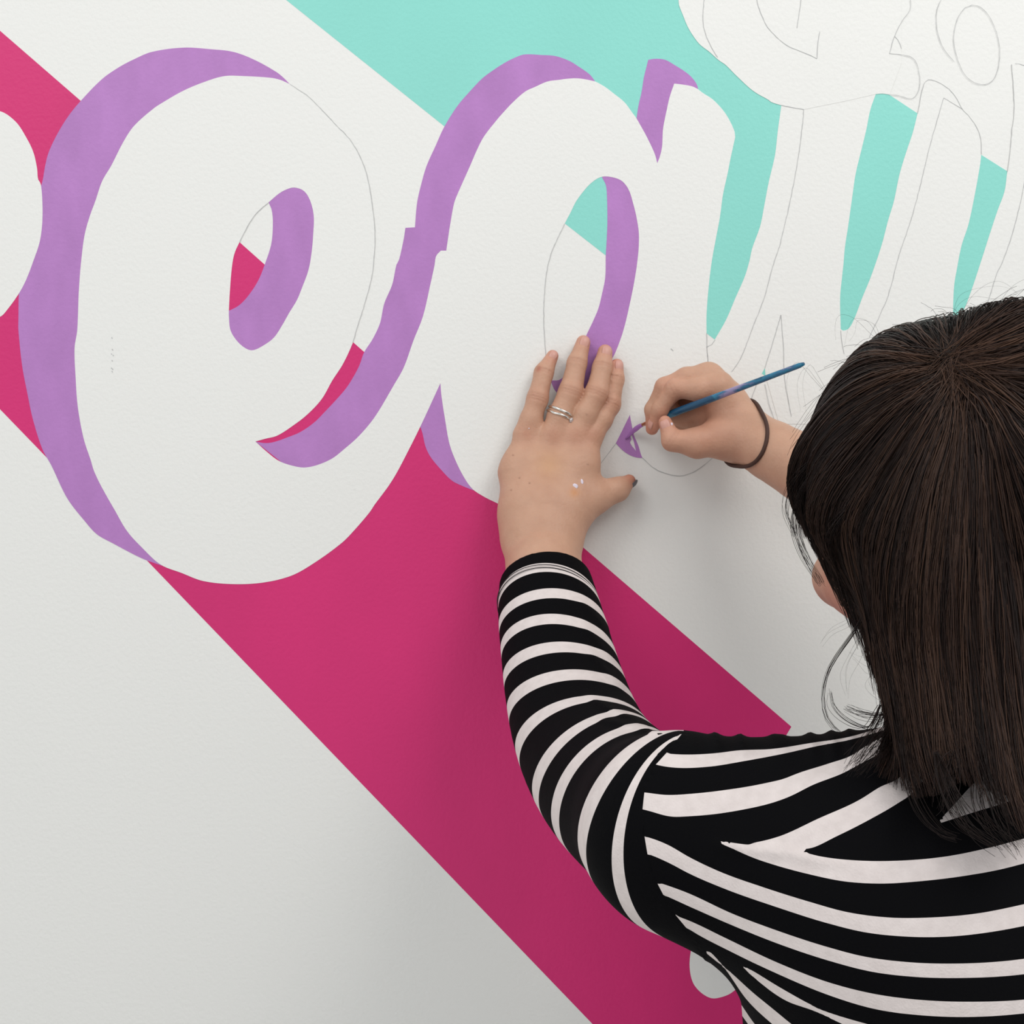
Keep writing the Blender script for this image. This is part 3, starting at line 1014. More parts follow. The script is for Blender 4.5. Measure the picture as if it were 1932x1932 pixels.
# ------------------------------------------------------------------ the paintbrush
BR = [R_(1772, 224, .158), R_(1150, 462, .110), R_(590, 672, .064), R_(330, 768, .0225), R_(300, 780, .0185)]
BRUSH = empty('paintbrush', tuple(R_(150, 905, .0005)), 'thin blue handled paintbrush held in the right hand, bristles loaded with purple', 'paintbrush')
m, nt, b = mat_new('blue_lacquer')
tc = nt.nodes.new('ShaderNodeTexCoord')
n = nt.nodes.new('ShaderNodeTexNoise')
n.inputs['Scale'].default_value = 60
n.inputs['Detail'].default_value = 6
mp = nt.nodes.new('ShaderNodeMapping')
mp.inputs['Scale'].default_value = (.5, .5, 1.6)
r = nt.nodes.new('ShaderNodeValToRGB')
els = r.color_ramp.elements
els[0].position, els[0].color = .0, (.004, .05, .12, 1)
els[1].position, els[1].color = 1.0, (.32, .26, .42, 1)
for pos_, col_ in ((.44, (.006, .075, .16, 1)), (.50, (.02, .20, .33, 1)), (.56, (.03, .13, .26, 1)), (.63, (.30, .25, .42, 1))):
    e = els.new(pos_)
    e.color = col_
nt.links.new(tc.outputs['Object'], mp.inputs['Vector'])
nt.links.new(mp.outputs['Vector'], n.inputs['Vector'])
sm = nt.nodes.new('ShaderNodeAttribute')
sm.attribute_name = 'smear'
ad = nt.nodes.new('ShaderNodeMath')
nt.links.new(n.outputs['Fac'], ad.inputs[0])
nt.links.new(sm.outputs['Fac'], ad.inputs[1])
nt.links.new(ad.outputs[0], r.inputs['Fac'])
nt.links.new(r.outputs['Color'], b.inputs['Base Color'])
b.inputs['Roughness'].default_value = .25
M_BLUE = m
ends = np.array([BR[0], BR[3]])
ax = (ends[1] - ends[0])
path = [ends[0] + ax * t for t in np.linspace(0, .93, 40)]
tt = np.linspace(0, .93, 40)
rad = np.interp(tt, [0, .012, .03, .35, .62, .80, .93], [.0013, .0021, .0022, .0027, .0033, .0035, .0024])
VV, FF = tube(path, rad, 14)
hmesh = mesh_from('handle', VV, FF)
al = np.append(np.repeat(tt, 14), [0, .93])
attr_f(hmesh, 'smear', np.exp(-((al - .44) / .10) ** 2) * .24 + np.exp(-((al - .62) / .05) ** 2) * .06 - .09)
link('handle', hmesh, M_BLUE, BRUSH, 'glossy blue handle smeared with lilac paint')
p0, p1 = path[-1], BR[4]
pf = [p0 + (p1 - p0) * t for t in np.linspace(0, 1, 14)]
VV, FF = tube(pf, np.interp(np.linspace(0, 1, 14), [0, .2, .24, .3, .34, 1], [.0026, .0024, .0027, .0023, .0023, .0017]), 14)
link('ferrule', mesh_from('ferrule', VV, FF), plain('copper_ferrule', (.75, .42, .30), .25, 1.0), BRUSH)
bris_path = catmull([BR[4], R_(270, 795, .0135), R_(225, 830, .0080), R_(185, 870, .0035), R_(150, 905, .0012)], 18)
M_BRIS = plain('purple_wet_bristles', (.40, .17, .49), .3, 0, .5, 700)
VVs, FFs = [], []
for k in range(46):
    a_, rr = rng.random() * 6.28, math.sqrt(rng.random())
    sp = np.interp(np.linspace(0, 1, 18), [0, .4, 1], [.0018, .0030, .0008]) * rr
    o1, o2 = np.array([.55, .2, .8]), np.array([.5, -.8, -.3])
    pth = bris_path + sp[:, None] * (o1 * math.cos(a_) + o2 * math.sin(a_))
    pth[:, 1] = np.minimum(pth[:, 1], -.0008)
    v_, f_ = tube(pth, np.linspace(.00045, .00015, 18), 5)
    FFs += [tuple(i + len(VVs) for i in f) for f in f_]
    VVs += list(v_)
core_v, core_f = tube(bris_path, np.interp(np.linspace(0, 1, 18), [0, .4, .8, 1], [.0017, .0025, .0015, .0004]), 10)
FFs += [tuple(i + len(VVs) for i in f) for f in core_f]
VVs += list(core_v)
link('bristles', mesh_from('bristles', VVs, FFs), M_BRIS, BRUSH, 'bristles coated in wet purple paint')

# ------------------------------------------------------------------ the striped top
# torso field
TC = np.array([0.278, -0.425, ZC])
XV = (1, 0, 0)
torsoP = [Prim(TC + (0, .000, -.24), TC + (0, -.006, -.42), .112, .104, XV, 1.34), Prim(TC + (0, -.006, -.42), TC + (0, .0, -.62), .104, .122, XV, 1.36),
          Prim(SHL + (.01, 0, .0), TC + (-.085, -.03, -.20), .050, .082), Prim(SHR + (-.01, 0, -.005), TC + (.09, -.02, -.20), .056, .085),
          Prim(SHL + (.02, -.004, -.006), TC + (-.07, -.015, -.180), .041, .034), Prim(SHR + (-.02, 0, .000), TC + (.07, -.015, -.180), .041, .034),
          Prim(TC + (-.07, -.015, -.183), TC + (.07, -.015, -.183), .042, .042),
          Prim(TC + (-.085, -.055, -.21), TC + (-.07, -.045, -.30), .055, .055), Prim(TC + (.085, -.045, -.21), TC + (.07, -.040, -.30), .055, .055),
          Prim(TC + (0, -.01, -.145), TC + (0, -.01, -.19), .05, .06),
          Prim(TC + (-.065, .075, -.27), TC + (-.065, .07, -.30), .06, .055), Prim(TC + (.065, .075, -.27), TC + (.065, .07, -.30), .06, .055)]
gT = group(torsoP, .034)
iC = 5      # sleeve begins here on the resampled left arm line
slL = [(armLd[i, :3], armLd[i, 3] + .0012 * max(0, 1 - (i - iC) / 8)) for i in range(iC, 40)]
gSL = group(chain(slL), .0012)
cuffR = 9
slR = [(armRd[i, :3], armRd[i, 3] + .004) for i in range(cuffR, 30)]
gSR = group(chain(slR), .0012)
CUFF_L = armLd[iC, :3] * .45 + armLd[iC + 1, :3] * .55
axL = armLd[iC - 1, :3] - armLd[iC + 2, :3]
axL /= np.linalg.norm(axL)
CUFF_R = armRd[cuffR, :3]
axR = armRd[cuffR - 1, :3] - armRd[cuffR + 1, :3]
axR /= np.linalg.norm(axR)
PLEATS = [(1352, 8, .0035), (1398, 9, .0038), (1462, 10, .0035), (1478, 7, .0025), (1530, 9, .0035), (1570, 9, .0035), (1605, 8, .003)]


def shirt(p, blo, bhi):
    dt = gT(p, blo, bhi) if bbox_hit(gT, blo, bhi, .08) else np.full(len(p), 1.0, np.float32)
    if bbox_hit(gSL, blo, bhi, .06):
        e = gSL(p, blo, bhi)
        # cut flat at the cuff
        e = -smin(-e, -((p - (CUFF_L + axL * .0005)) @ axL.astype(np.float32)), .004)
        dt = smin(dt, e, .024)
    if bbox_hit(gSR, blo, bhi, .06):
        e = gSR(p, blo, bhi)
        e = -smin(-e, -((p - CUFF_R) @ axR.astype(np.float32)), .004)
        dt = smin(dt, e, .03)
    # soft folds in the elbow and gathers on the shoulder seam
    k = (D + p[:, 1]) / D
    qx = 966.0 + p[:, 0] / (S * k)
    qy = 966.0 - (p[:, 2] - ZC) / (S * k)
    if blo[1] < -.33 and blo[0] < .3:
        lim = np.clip((1455 - qy) / 50, 0, 1) * np.clip((qx - 1230) / 30, 0, 1) * np.clip((1700 - qx) / 60, 0, 1)
        for x0, sg, A in PLEATS:
            dt = dt - A * .55 * np.exp(-((qx - x0 - (qy - 1400) * .12) / sg) ** 2) * lim
        # the fold of cloth under the shoulder blade
        fy = np.interp(qx, [1339, 1408, 1483, 1549, 1627, 1750], [1584, 1593, 1599, 1614, 1622, 1622])
        wv = np.clip((qx - 1330) / 60, 0, 1) * np.clip((1640 - qx) / 120, 0, 1)
        dt = dt - .0022 * np.exp(-((qy - fy - 9) / 11) ** 2) * wv
    if blo[0] < .2 and bhi[1] > -.40:
        for (x0, y0, x1, y1, A, sg) in ((1100, 1312, 1205, 1360, .0022, 7), (1120, 1352, 1230, 1378, .002, 6), 
                                        (1085, 1120, 1140, 1180, .0012, 7), (1100, 1215, 1165, 1290, .0012, 8), (1090, 1165, 1150, 1240, .001, 7)):
            tx, ty = x1 - x0, y1 - y0
            ll = math.hypot(tx, ty)
            u_ = ((qx - x0) * tx + (qy - y0) * ty) / ll
            v_ = (-(qx - x0) * ty + (qy - y0) * tx) / ll
            dt = dt - A * np.exp(-(v_ / sg) ** 2) * np.clip(u_ / 25, 0, 1) * np.clip((ll + 20 - u_) / 25, 0, 1)
    dt = np.maximum(dt, (ZC - .625) - p[:, 2])                 # hem
    return dt.astype(np.float32)


SV, SF = mesh_sdf(shirt, (-0.04, -0.62, ZC - .80), (0.60, -0.03, ZC + .02), .0021)
sx, sy = proj(SV)

# stripe coordinate on the left sleeve, from the distance along the arm
arc = np.concatenate([[0], np.cumsum(np.linalg.norm(np.diff(armLd[:, :3], axis=0), axis=1))])


def along(VV, ln):
    best = np.full(len(VV), 1e9)
    ts = np.zeros(len(VV))
    ar = np.concatenate([[0], np.cumsum(np.linalg.norm(np.diff(ln, axis=0), axis=1))])
    for i in range(len(ln) - 1):
        ab = ln[i + 1] - ln[i]
        l2 = ab @ ab
        lo_, hi_ = (-3 if i == 0 else 0), (4 if i == len(ln) - 2 else 1)
        t = np.clip(((VV - ln[i]) @ ab) / l2, lo_, hi_)
        dd = np.linalg.norm(VV - ln[i] - t[:, None] * ab, axis=1)
        b_ = dd < best
        best[b_] = dd[b_]
        ts[b_] = ar[i] + t[b_] * math.sqrt(l2)
    return ts, best


tL, dL = along(SV, armLd[:, :3])
tR, dR = along(SV, armRd[:, :3])


seam_y = [1380, 1421, 1444, 1493, 1529, 1578, 1614, 1666, 1699, 1728, 1752, 1800, 1900, 2200]
seam_x = [1290, 1257, 1236, 1216, 1212, 1216, 1222, 1240, 1257, 1276, 1296, 1330, 1330, 1330]
onL = np.nonzero((dL < .075) & (sx < 1380) & (SV[:, 2] > ZC - .27))[0]


def hit(px, py, r=7):
    """front-most cloth vertex seen at a picture position"""
    i = onL[np.argsort((sx[onL] - px) ** 2 + (sy[onL] - py) ** 2)[:14]]
    return SV[i[np.argmin(SV[i, 1])]].astype(float)


def hit_edge(px, py, qx, qy):
    """cloth vertex on the outline: the one furthest out from q through p"""
    u = np.array([px - qx, py - qy], float)
    L_ = np.linalg.norm(u)
    u /= L_
    a_ = (sx[onL] - qx) * u[0] + (sy[onL] - qy) * u[1]
    c_ = np.abs(-(sx[onL] - qx) * u[1] + (sy[onL] - qy) * u[0])
    i = onL[(c_ < 5) & (a_ < L_ + 22)]
    aa = (sx[i] - qx) * u[0] + (sy[i] - qy) * u[1]
    j = i[np.argsort(-aa)[:3]]
    return SV[j].mean(0)


# each white stripe of the sleeve is a plane through three points of the cloth: outer edge, middle, inner edge
RINGS = [((946, 1136), (1035, 1066), (1116, 1130)), ((948, 1187), (1040, 1115), (1130, 1167)), ((952, 1239), (1060, 1165), (1151, 1231)),
         ((961, 1291), (1079, 1217), (1169, 1270)), ((971, 1350), (1097, 1269), (1182, 1319)), ((988, 1431), (1103, 1315), (1199, 1360)),
         ((1021, 1522), (1083, 1377), (1210, 1372)), ((1088, 1583), (1078, 1440), (1237, 1385)), ((1167, 1650), (1121, 1503), (1273, 1396)),
         ((1242, 1706), (1176, 1529), (1319, 1412)), ((1300, 1745), (1216, 1529), (1352, 1425))]
PL = []
for q in RINGS:
    B_ = hit(*q[1])
    bx0, by0 = (q[0][0] + q[2][0]) / 2, (q[0][1] + q[2][1]) / 2
    A_, C_ = hit_edge(*q[0], bx0, by0), hit_edge(*q[2], bx0, by0)
    n_ = np.cross(B_ - A_, C_ - A_)
    n_ /= np.linalg.norm(n_)
    PL.append((n_, A_))
for k in range(len(PL)):
    dirn = (np.mean([hit(*z) for z in RINGS[min(k + 1, len(PL) - 1)]], 0) - np.mean([hit(*z) for z in RINGS[max(k - 1, 0)]], 0))
    if PL[k][0] @ dirn < 0:
        PL[k] = (-PL[k][0], PL[k][1])
FP = np.array([(SV - o_) @ n_ for n_, o_ in PL])
wv_ = FP[0] / abs((PL[1][1] - PL[0][1]) @ PL[0][0])
for k in range(len(PL) - 1):
    f0, f1 = FP[k], FP[k + 1]
    m_ = f0 > 0
    wv_ = np.where(m_, np.where(f1 <= 0, k + f0 / (f0 - f1 + 1e-9), k + 1 + .3), wv_)
wv_ = np.clip(wv_, -.5, 9.5)
s_left = (np.where(wv_ < 4.6, .19, .165) - np.abs(wv_ - np.round(wv_))) * 4.0
arcR = np.concatenate([[0], np.cumsum(np.linalg.norm(np.diff(armRd[:, :3], axis=0), axis=1))])
iE = np.argmin(np.linalg.norm(armRd[:, :3] - EL, axis=1))
uE = (SHR - EL) / np.linalg.norm(SHR - EL)
tR = np.where((SV - EL) @ uE > 0, arcR[iE] + (SV - EL) @ uE, np.minimum(tR, arcR[iE]))
ph_ = np.mod(tR - arcR[iE], .030)
s_right = np.clip((.0055 - np.abs(ph_ - .015)), -.01, .01) * 200.0
# stripe coordinate on the back, from seams of the cloth
BND = [
    [(1150, 1426), (1250, 1421), (1273, 1423), (1351, 1421), (1391, 1416), (1457, 1413), (1535, 1401), (1594, 1392), (1700, 1360), (1932, 1290)],
    [(1150, 1446), (1232, 1442), (1260, 1447), (1342, 1446), (1398, 1437), (1483, 1421), (1545, 1407), (1594, 1398), (1700, 1368), (1932, 1300)],
    [(1150, 1490), (1214, 1495), (1260, 1500), (1300, 1498), (1365, 1491), (1447, 1477), (1483, 1468), (1500, 1461), (1562, 1441), (1611, 1423), (1630, 1410), (1676, 1385), (1800, 1330), (1932, 1300)],
    [(1150, 1520), (1212, 1527), (1270, 1541), (1300, 1540), (1382, 1531), (1496, 1500), (1529, 1483), (1594, 1457), (1627, 1439), (1653, 1426), (1683, 1413), (1800, 1360), (1932, 1310)],
    [(1150, 1570), (1215, 1577), (1340, 1583), (1411, 1591), (1464, 1580), (1545, 1544), (1627, 1506), (1660, 1485), (1693, 1470), (1719, 1447), (1800, 1410), (1932, 1360)],
    [(1150, 1570), (1215, 1577), (1340, 1583.5), (1411, 1593), (1483, 1599), (1526, 1601), (1578, 1578), (1643, 1545), (1693, 1516), (1725, 1493), (1738, 1477), (1800, 1440), (1932, 1390)],
    [(1150, 1571), (1216, 1577.5), (1340, 1583.7), (1411, 1593.3), (1483, 1599.3), (1526, 1609), (1600, 1600), (1700, 1577), (1762, 1557), (1800, 1518), (1840, 1475), (1932, 1430)],
    [(1150, 1571), (1216, 1577.6), (1340, 1583.8), (1411, 1593.4), (1483, 1599.4), (1526, 1609.1), (1600, 1600.1), (1700, 1577.1), (1762, 1557.2), (1823, 1537), (1921, 1506), (1960, 1490)],
    [(1150, 1571), (1216, 1577.7), (1339, 1584), (1408, 1593.5), (1483, 1599.5), (1549, 1616), (1627, 1624), (1693, 1624), (1791, 1615), (1872, 1598), (1932, 1582), (2100, 1530)],
    [(1150, 1572), (1216, 1577.8), (1339, 1585), (1431, 1622), (1529, 1650), (1594, 1663), (1660, 1667), (1742, 1662), (1823, 1652), (1889, 1640), (1932, 1629), (2100, 1580)],
    [(1150, 1573), (1216, 1578), (1260, 1594), (1300, 1617), (1359, 1645), (1437, 1673), (1529, 1702), (1594, 1720), (1676, 1731), (1758, 1731), (1840, 1724), (1932, 1706), (2100, 1660)],
    [(1150, 1600), (1222, 1611), (1260, 1627), (1300, 1648), (1365, 1676), (1464, 1711), (1562, 1742), (1627, 1758), (1709, 1767), (1791, 1767), (1872, 1758), (1932, 1747), (2100, 1700)],
    [(1150, 1640), (1239, 1664), (1293, 1683), (1382, 1724), (1464, 1755), (1562, 1787), (1627, 1804), (1709, 1815), (1807, 1818), (1932, 1809), (2100, 1770)],
    [(1150, 1660), (1253, 1689), (1300, 1710), (1382, 1746), (1464, 1779), (1562, 1812), (1643, 1833), (1725, 1843), (1823, 1845), (1932, 1838), (2100, 1800)],
    [(1150, 1680), (1274, 1727), (1300, 1737), (1365, 1768), (1464, 1815), (1562, 1853), (1643, 1874), (1742, 1887), (1840, 1890), (1932, 1886), (2100, 1850)],
    [(1150, 1700), (1288, 1745), (1300, 1753), (1382, 1797), (1464, 1836), (1562, 1877), (1643, 1902), (1758, 1917), (1932, 1912), (2100, 1880)],
    [(1150, 1720), (1300, 1782), (1386, 1813), (1480, 1868), (1529, 1895), (1647, 1935), (1760, 1958), (1932, 1960), (2100, 1930)],
    [(1150, 1720.3), (1300, 1782.3), (1388, 1815), (1402, 1827), (1483, 1888), (1532, 1906), (1620, 1945), (1760, 1980), (1932, 1985), (2100, 1960)],
    [(1150, 1740), (1340, 1795), (1367, 1822), (1415, 1868), (1460, 1905), (1493, 1932), (1600, 1998), (1760, 2035), (1932, 2040), (2100, 2010)],
    [(1150, 1745), (1340, 1805), (1370, 1833), (1408, 1885), (1457, 1932), (1560, 2000), (1760, 2062), (1932, 2068), (2100, 2040)],
    [(1150, 1800), (1340, 1850), (1383, 1876), (1424, 1932), (1500, 2010), (1760, 2120), (1932, 2125), (2100, 2095)],
    [(1150, 1820), (1340, 1870), (1391, 1905), (1411, 1932), (1490, 2040), (1760, 2148), (1932, 2152), (2100, 2120)],
]
bx = np.arange(1100, 2500, 4.0)


def smooth_interp(x, xs, ys):
    xs, ys = np.array(xs, float), np.array(ys, float)
    d_ = np.diff(ys) / np.diff(xs)
    h_ = np.diff(xs)
    m_ = np.concatenate([[d_[0]], (d_[:-1] * h_[1:] + d_[1:] * h_[:-1]) / (h_[1:] + h_[:-1]), [d_[-1]]])
    xc = np.clip(x, xs[0], xs[-1])
    i = np.clip(np.searchsorted(xs, xc, side='right') - 1, 0, len(xs) - 2)
    u_ = (xc - xs[i]) / h_[i]
    return ((2 * u_**3 - 3 * u_**2 + 1) * ys[i] + (u_**3 - 2 * u_**2 + u_) * h_[i] * m_[i] + (-2 * u_**3 + 3 * u_**2) * ys[i + 1] + (u_**3 - u_**2) * h_[i] * m_[i + 1])


BY = np.array([smooth_interp(bx, [q[0] for q in b_], [q[1] for q in b_]) for b_ in BND])
last = BY[-1]
extra = []
for k in range(1, 60):
    extra.append(BY[-2] + 85 * k)
    extra.append(BY[-1] + 85 * k)
BY = np.vstack([BY, np.array(extra)])
for i in range(1, len(BY)):
    BY[i] = np.maximum(BY[i], BY[i - 1] + .05)
gy = np.arange(1150, 4300, 1.0)
GS = np.zeros((len(bx), len(gy)))
for c in range(len(bx)):
    iv = [[BY[2 * q, c], BY[2 * q + 1, c]] for q in range(len(BY) // 2)]
    iv = [q for q in iv if q[1] - q[0] > 3.0]
    mg_ = []
    for q in iv:
        if mg_ and q[0] - mg_[-1][1] < 2.0:
            mg_[-1][1] = max(q[1], mg_[-1][1])
        else:
            mg_.append(list(q))
    mg_ = [q for q in mg_ if q[1] - q[0] > 3.0]
    d_ = np.full(len(gy), -10.0)
    for y0_, y1_ in mg_:
        d_ = np.maximum(d_, np.minimum(gy - y0_, y1_ - gy))
    GS[c] = np.clip(d_, -10, 10)
for _ in range(2):
    GS[1:-1] = (GS[:-2] + 2 * GS[1:-1] + GS[2:]) / 4
    GS[:, 1:-1] = (GS[:, :-2] + 2 * GS[:, 1:-1] + GS[:, 2:]) / 4
cf = np.clip((sx - bx[0]) / 4.0, 0, len(bx) - 1.001)
rf = np.clip(sy - gy[0], 0, len(gy) - 1.001)
ca, ra_ = cf.astype(int), rf.astype(int)
cb, rb_ = cf - ca, rf - ra_
s_back = ((GS[ca, ra_] * (1 - cb) + GS[ca + 1, ra_] * cb) * (1 - rb_) + (GS[ca, ra_ + 1] * (1 - cb) + GS[ca + 1, ra_ + 1] * cb) * rb_) / 5.0
# which cloth panel: left sleeve / right sleeve / back
gL = sx - np.interp(sy, seam_y, seam_x)
gL = np.where(SV[:, 2] < ZC - .27, 5.0, gL)
gR = (0.455 - SV[:, 0]) / .00029
gR = np.where(SV[:, 0] > .24, np.minimum(gR, (-.27 - SV[:, 1]) / .00029), gR)
gR = np.where((SV[:, 2] < ZC - .27), 5.0, gR)
fL, fR = gL[SF].mean(1), gR[SF].mean(1)
region = np.where(fL < 0, 1, np.where(fR < 0, 2, 0))
# bring the seam verts onto the seam line
for reg, g_ in ((1, gL), (2, gR)):
    inn = np.zeros(len(SV), bool)
    out = np.zeros(len(SV), bool)
    inn[SF[region == reg].ravel()] = True
    out[SF[region != reg].ravel()] = True
    bd = inn & out & (np.abs(g_) < 12)
    if reg == 1:
        dX = (np.interp(sy[bd] + 4, seam_y, seam_x) - np.interp(sy[bd] - 4, seam_y, seam_x)) / 8.0
        st = -g_[bd] / (1 + dX * dX)
        kk = S * (D + SV[bd, 1]) / D
        SV[bd, 0] += st * kk
        SV[bd, 2] += st * dX * kk
    else:
        SV[bd, 0] += g_[bd] * .00029

m, nt, b = mat_new('striped_jersey')
a = nt.nodes.new('ShaderNodeAttribute')
a.attribute_name = 'stripe'


def mnode(op, v1, v2=None):
    q = nt.nodes.new('ShaderNodeMath')
    q.operation = op
    for i, v_ in enumerate((v1, v2)):
        if v_ is None:
            continue
        if isinstance(v_, (int, float)):
            q.inputs[i].default_value = v_
        else:
            nt.links.new(v_, q.inputs[i])
    return q.outputs[0]


wht = mnode('GREATER_THAN', a.outputs['Fac'], 0.0)
tc, n = bump(nt, b, 900.0, 0.35, 0.0008, 2)
n2 = nt.nodes.new('ShaderNodeTexNoise')
n2.inputs['Scale'].default_value = 160
n2.inputs['Detail'].default_value = 4
nt.links.new(tc.outputs['Object'], n2.inputs['Vector'])
rp = nt.nodes.new('ShaderNodeValToRGB')
rp.color_ramp.elements[0].color = (.62, .55, .53, 1)
rp.color_ramp.elements[1].color = (.80, .72, .70, 1)
nt.links.new(n2.outputs['Fac'], rp.inputs['Fac'])
mx = nt.nodes.new('ShaderNodeMix')
mx.data_type = 'RGBA'
nt.links.new(wht, mx.inputs[0])
mx.inputs[6].default_value = (.0028, .0027, .0034, 1)
nt.links.new(rp.outputs['Color'], mx.inputs[7])
nt.links.new(mx.outputs[2], b.inputs['Base Color'])
b.inputs['Roughness'].default_value = .85
b.inputs['Specular IOR Level'].default_value = .06
M_TOP = m


def sub_mesh(name, faces, stripe, parent, label=None):
    u, inv = np.unique(faces, return_inverse=True)
    mm = new_mesh(name, SV[u], inv.reshape(faces.shape))
    attr_f(mm, 'stripe', stripe[u])
    return link(name, mm, M_TOP, parent, label)


TOP = sub_mesh('striped_top', SF[region == 0], s_back, PERSON, 'black jersey top with thin white stripes')
sub_mesh('sleeve', SF[region == 1], s_left, TOP, 'striped left sleeve reaching to the wrist')
sub_mesh('sleeve', SF[region == 2], s_right, TOP, 'striped right sleeve')
# stitched lines at the cuff
VVs, FFs = [], []
ax = armLd[7, :3] - armLd[5, :3]
ax /= np.linalg.norm(ax)
n0, o0 = PL[0]
for dt_ in (-.0016, .0016):
    oo = o0 + n0 * dt_
    i = np.argmin(np.abs((armLd[:, :3] - oo) @ n0))
    c = armLd[i, :3] - ax * (((armLd[i, :3] - oo) @ n0) / (ax @ n0))
    r = armLd[i, 3] + .0016
    d1 = np.cross(n0, (1, 0, 0))
    d1 /= np.linalg.norm(d1)
    d2 = np.cross(n0, d1)
    pts = []
    for q in np.linspace(0, 2 * math.pi, 90, endpoint=False):
        dd = d1 * math.cos(q) + d2 * math.sin(q)
        pts.append(c + dd * r / math.sqrt(1 - (dd @ ax) ** 2))
    v_, f2 = tube(pts, .00038, 6, True)
    FFs += [tuple(i_ + len(VVs) for i_ in f) for f in f2]
    VVs += list(v_)
link('cuff_stitching', mesh_from('cuff_stitching', VVs, FFs), plain('black_thread', (.012, .012, .014), .8), TOP, 'two dark stitched lines on the cuff')

# ------------------------------------------------------------------ trousers and shoes (below the picture)
legP = []
for sg in (-1, 1):
    hip, knee, ank = TC + (sg * .085, .005, -.66), TC + (sg * .095, .02, -1.04), TC + (sg * .095, -.01, -1.42)
    legP += [Prim(hip, knee, .098, .066), Prim(knee, ank, .066, .052)]
legP += [Prim(TC + (-.06, .0, -.62), TC + (.06, .0, -.62), .118, .118)]
TV, TF = mesh_sdf(group(legP, .03), (-.02, -.66, 0.03), (.6, -.2, ZC - .52), .007)
link('trousers', new_mesh('trousers', TV, TF), plain('dark_denim', (.02, .025, .04), .85, 0, .3, 600), PERSON, 'dark blue trousers')
for sg in (-1, 1):
    x = TC[0] + sg * .098
    sp = [Prim((x, -.45, .045), (x, -.28, .036), .043, .036, (0, 0, 1), .85), Prim((x, -.43, .06), (x, -.43, .085), .043, .045)]
    g_ = group(sp, .02)
    fn = lambda p, l_, h_, g_=g_: np.maximum(g_(p, l_, h_), .0 - p[:, 2])
    XVv, XF = mesh_sdf(fn, (x - .07, -.52, -.008), (x + .07, -.2, .15), .005)
    link('shoe', new_mesh('shoe', XVv, XF), plain('black_shoe', (.02, .02, .02), .5), PERSON)

# ------------------------------------------------------------------ hair
GU = [
    [(1812, 690, .470), (1850, 632, .455), (1885, 588, .41), (1880, 600, .35), (1850, 700, .31), (1815, 820, .292), (1790, 900, .292)],
    [(1812, 690, .470), (1755, 645, .455), (1705, 618, .41), (1668, 650, .355), (1640, 760, .32), (1630, 860, .305), (1635, 930, .302)],
    [(1812, 690, .470), (1720, 668, .458), (1625, 668, .42), (1566, 735, .38), (1545, 830, .35), (1535, 930, .335), (1540, 1010, .333)],
    [(1812, 690, .470), (1700, 705, .468), (1590, 757, .435), (1522, 835, .398), (1493, 905, .378), (1503, 965, .372), (1525, 1005, .375), (1548, 1030, .385)],
    [(1812, 690, .472), (1720, 738, .482), (1615, 825, .458), (1545, 915, .425), (1528, 985, .412), (1562, 1045, .41), (1608, 1110, .418), (1642, 1185, .43), (1660, 1275, .44), (1672, 1370, .45)],
    [(1812, 690, .475), (1740, 765, .492), (1660, 880, .482), (1603, 985, .462), (1615, 1075, .455), (1642, 1170, .457), (1660, 1280, .466), (1680, 1380, .48), (1650, 1450, .497)],
    [(1812, 690, .477), (1770, 785, .498), (1705, 920, .500), (1668, 1050, .493), (1665, 1180, .486), (1688, 1300, .492), (1706, 1420, .512), (1722, 1500, .53)],
    [(1812, 690, .478), (1792, 795, .502), (1755, 930, .510), (1730, 1080, .510), (1728, 1220, .508), (1742, 1350, .52), (1752, 1430, .532), (1768, 1500, .542)],
    [(1812, 690, .478), (1815, 805, .503), (1805, 950, .514), (1795, 1100, .517), (1798, 1250, .517), (1808, 1360, .525), (1818, 1430, .535), (1832, 1480, .545)],
    [(1812, 690, .478), (1842, 800, .502), (1858, 950, .513), (1865, 1100, .516), (1872, 1250, .517), (1890, 1400, .53), (1915, 1510, .55), (1950, 1590, .562)],
    [(1812, 690, .477), (1870, 785, .497), (1910, 930, .503), (1930, 1080, .507), (1942, 1250, .512), (1955, 1400, .525), (1980, 1570, .545)],
    [(1812, 690, .475), (1900, 765, .488), (1985, 900, .478), (2025, 1050, .468), (2035, 1200, .468), (2035, 1380, .48), (2045, 1540, .50)],
    [(1812, 690, .473), (1915, 730, .475), (2020, 800, .438), (2080, 930, .412), (2090, 1080, .41), (2080, 1250, .43), (2080, 1420, .45)],
    [(1812, 690, .470), (1925, 690, .460), (2030, 730, .415), (2095, 840, .38), (2105, 980, .36), (2085, 1150, .36), (2060, 1300, .37)],
    [(1812, 690, .470), (1910, 648, .455), (1985, 640, .41), (2035, 710, .355), (2050, 840, .325), (2035, 950, .31)],
]
NG_, NV_ = len(GU), 33
G3 = np.array([catmull([P(*q) for q in g], NV_) for g in GU])          # guides x samples x 3




def head_sdf(pp):
    q = pp.reshape(-1, 3).astype(np.float32)
    l_, h_ = q.min(0), q.max(0)
    return np.minimum(gHead(q, l_, h_), gNeck(q, l_, h_)).reshape(pp.shape[:-1])


for _ in range(12):
    dd = head_sdf(G3)
    gr = np.stack([head_sdf(G3 + np.eye(3)[k] * .002) - dd for k in range(3)], -1)
    gr /= np.linalg.norm(gr, axis=-1, keepdims=True) + 1e-9
    G3 = G3 + gr * np.clip(np.where(np.linspace(0, 1, NV_)[None] < .42, .0115, .006) - dd, 0, .004)[..., None]


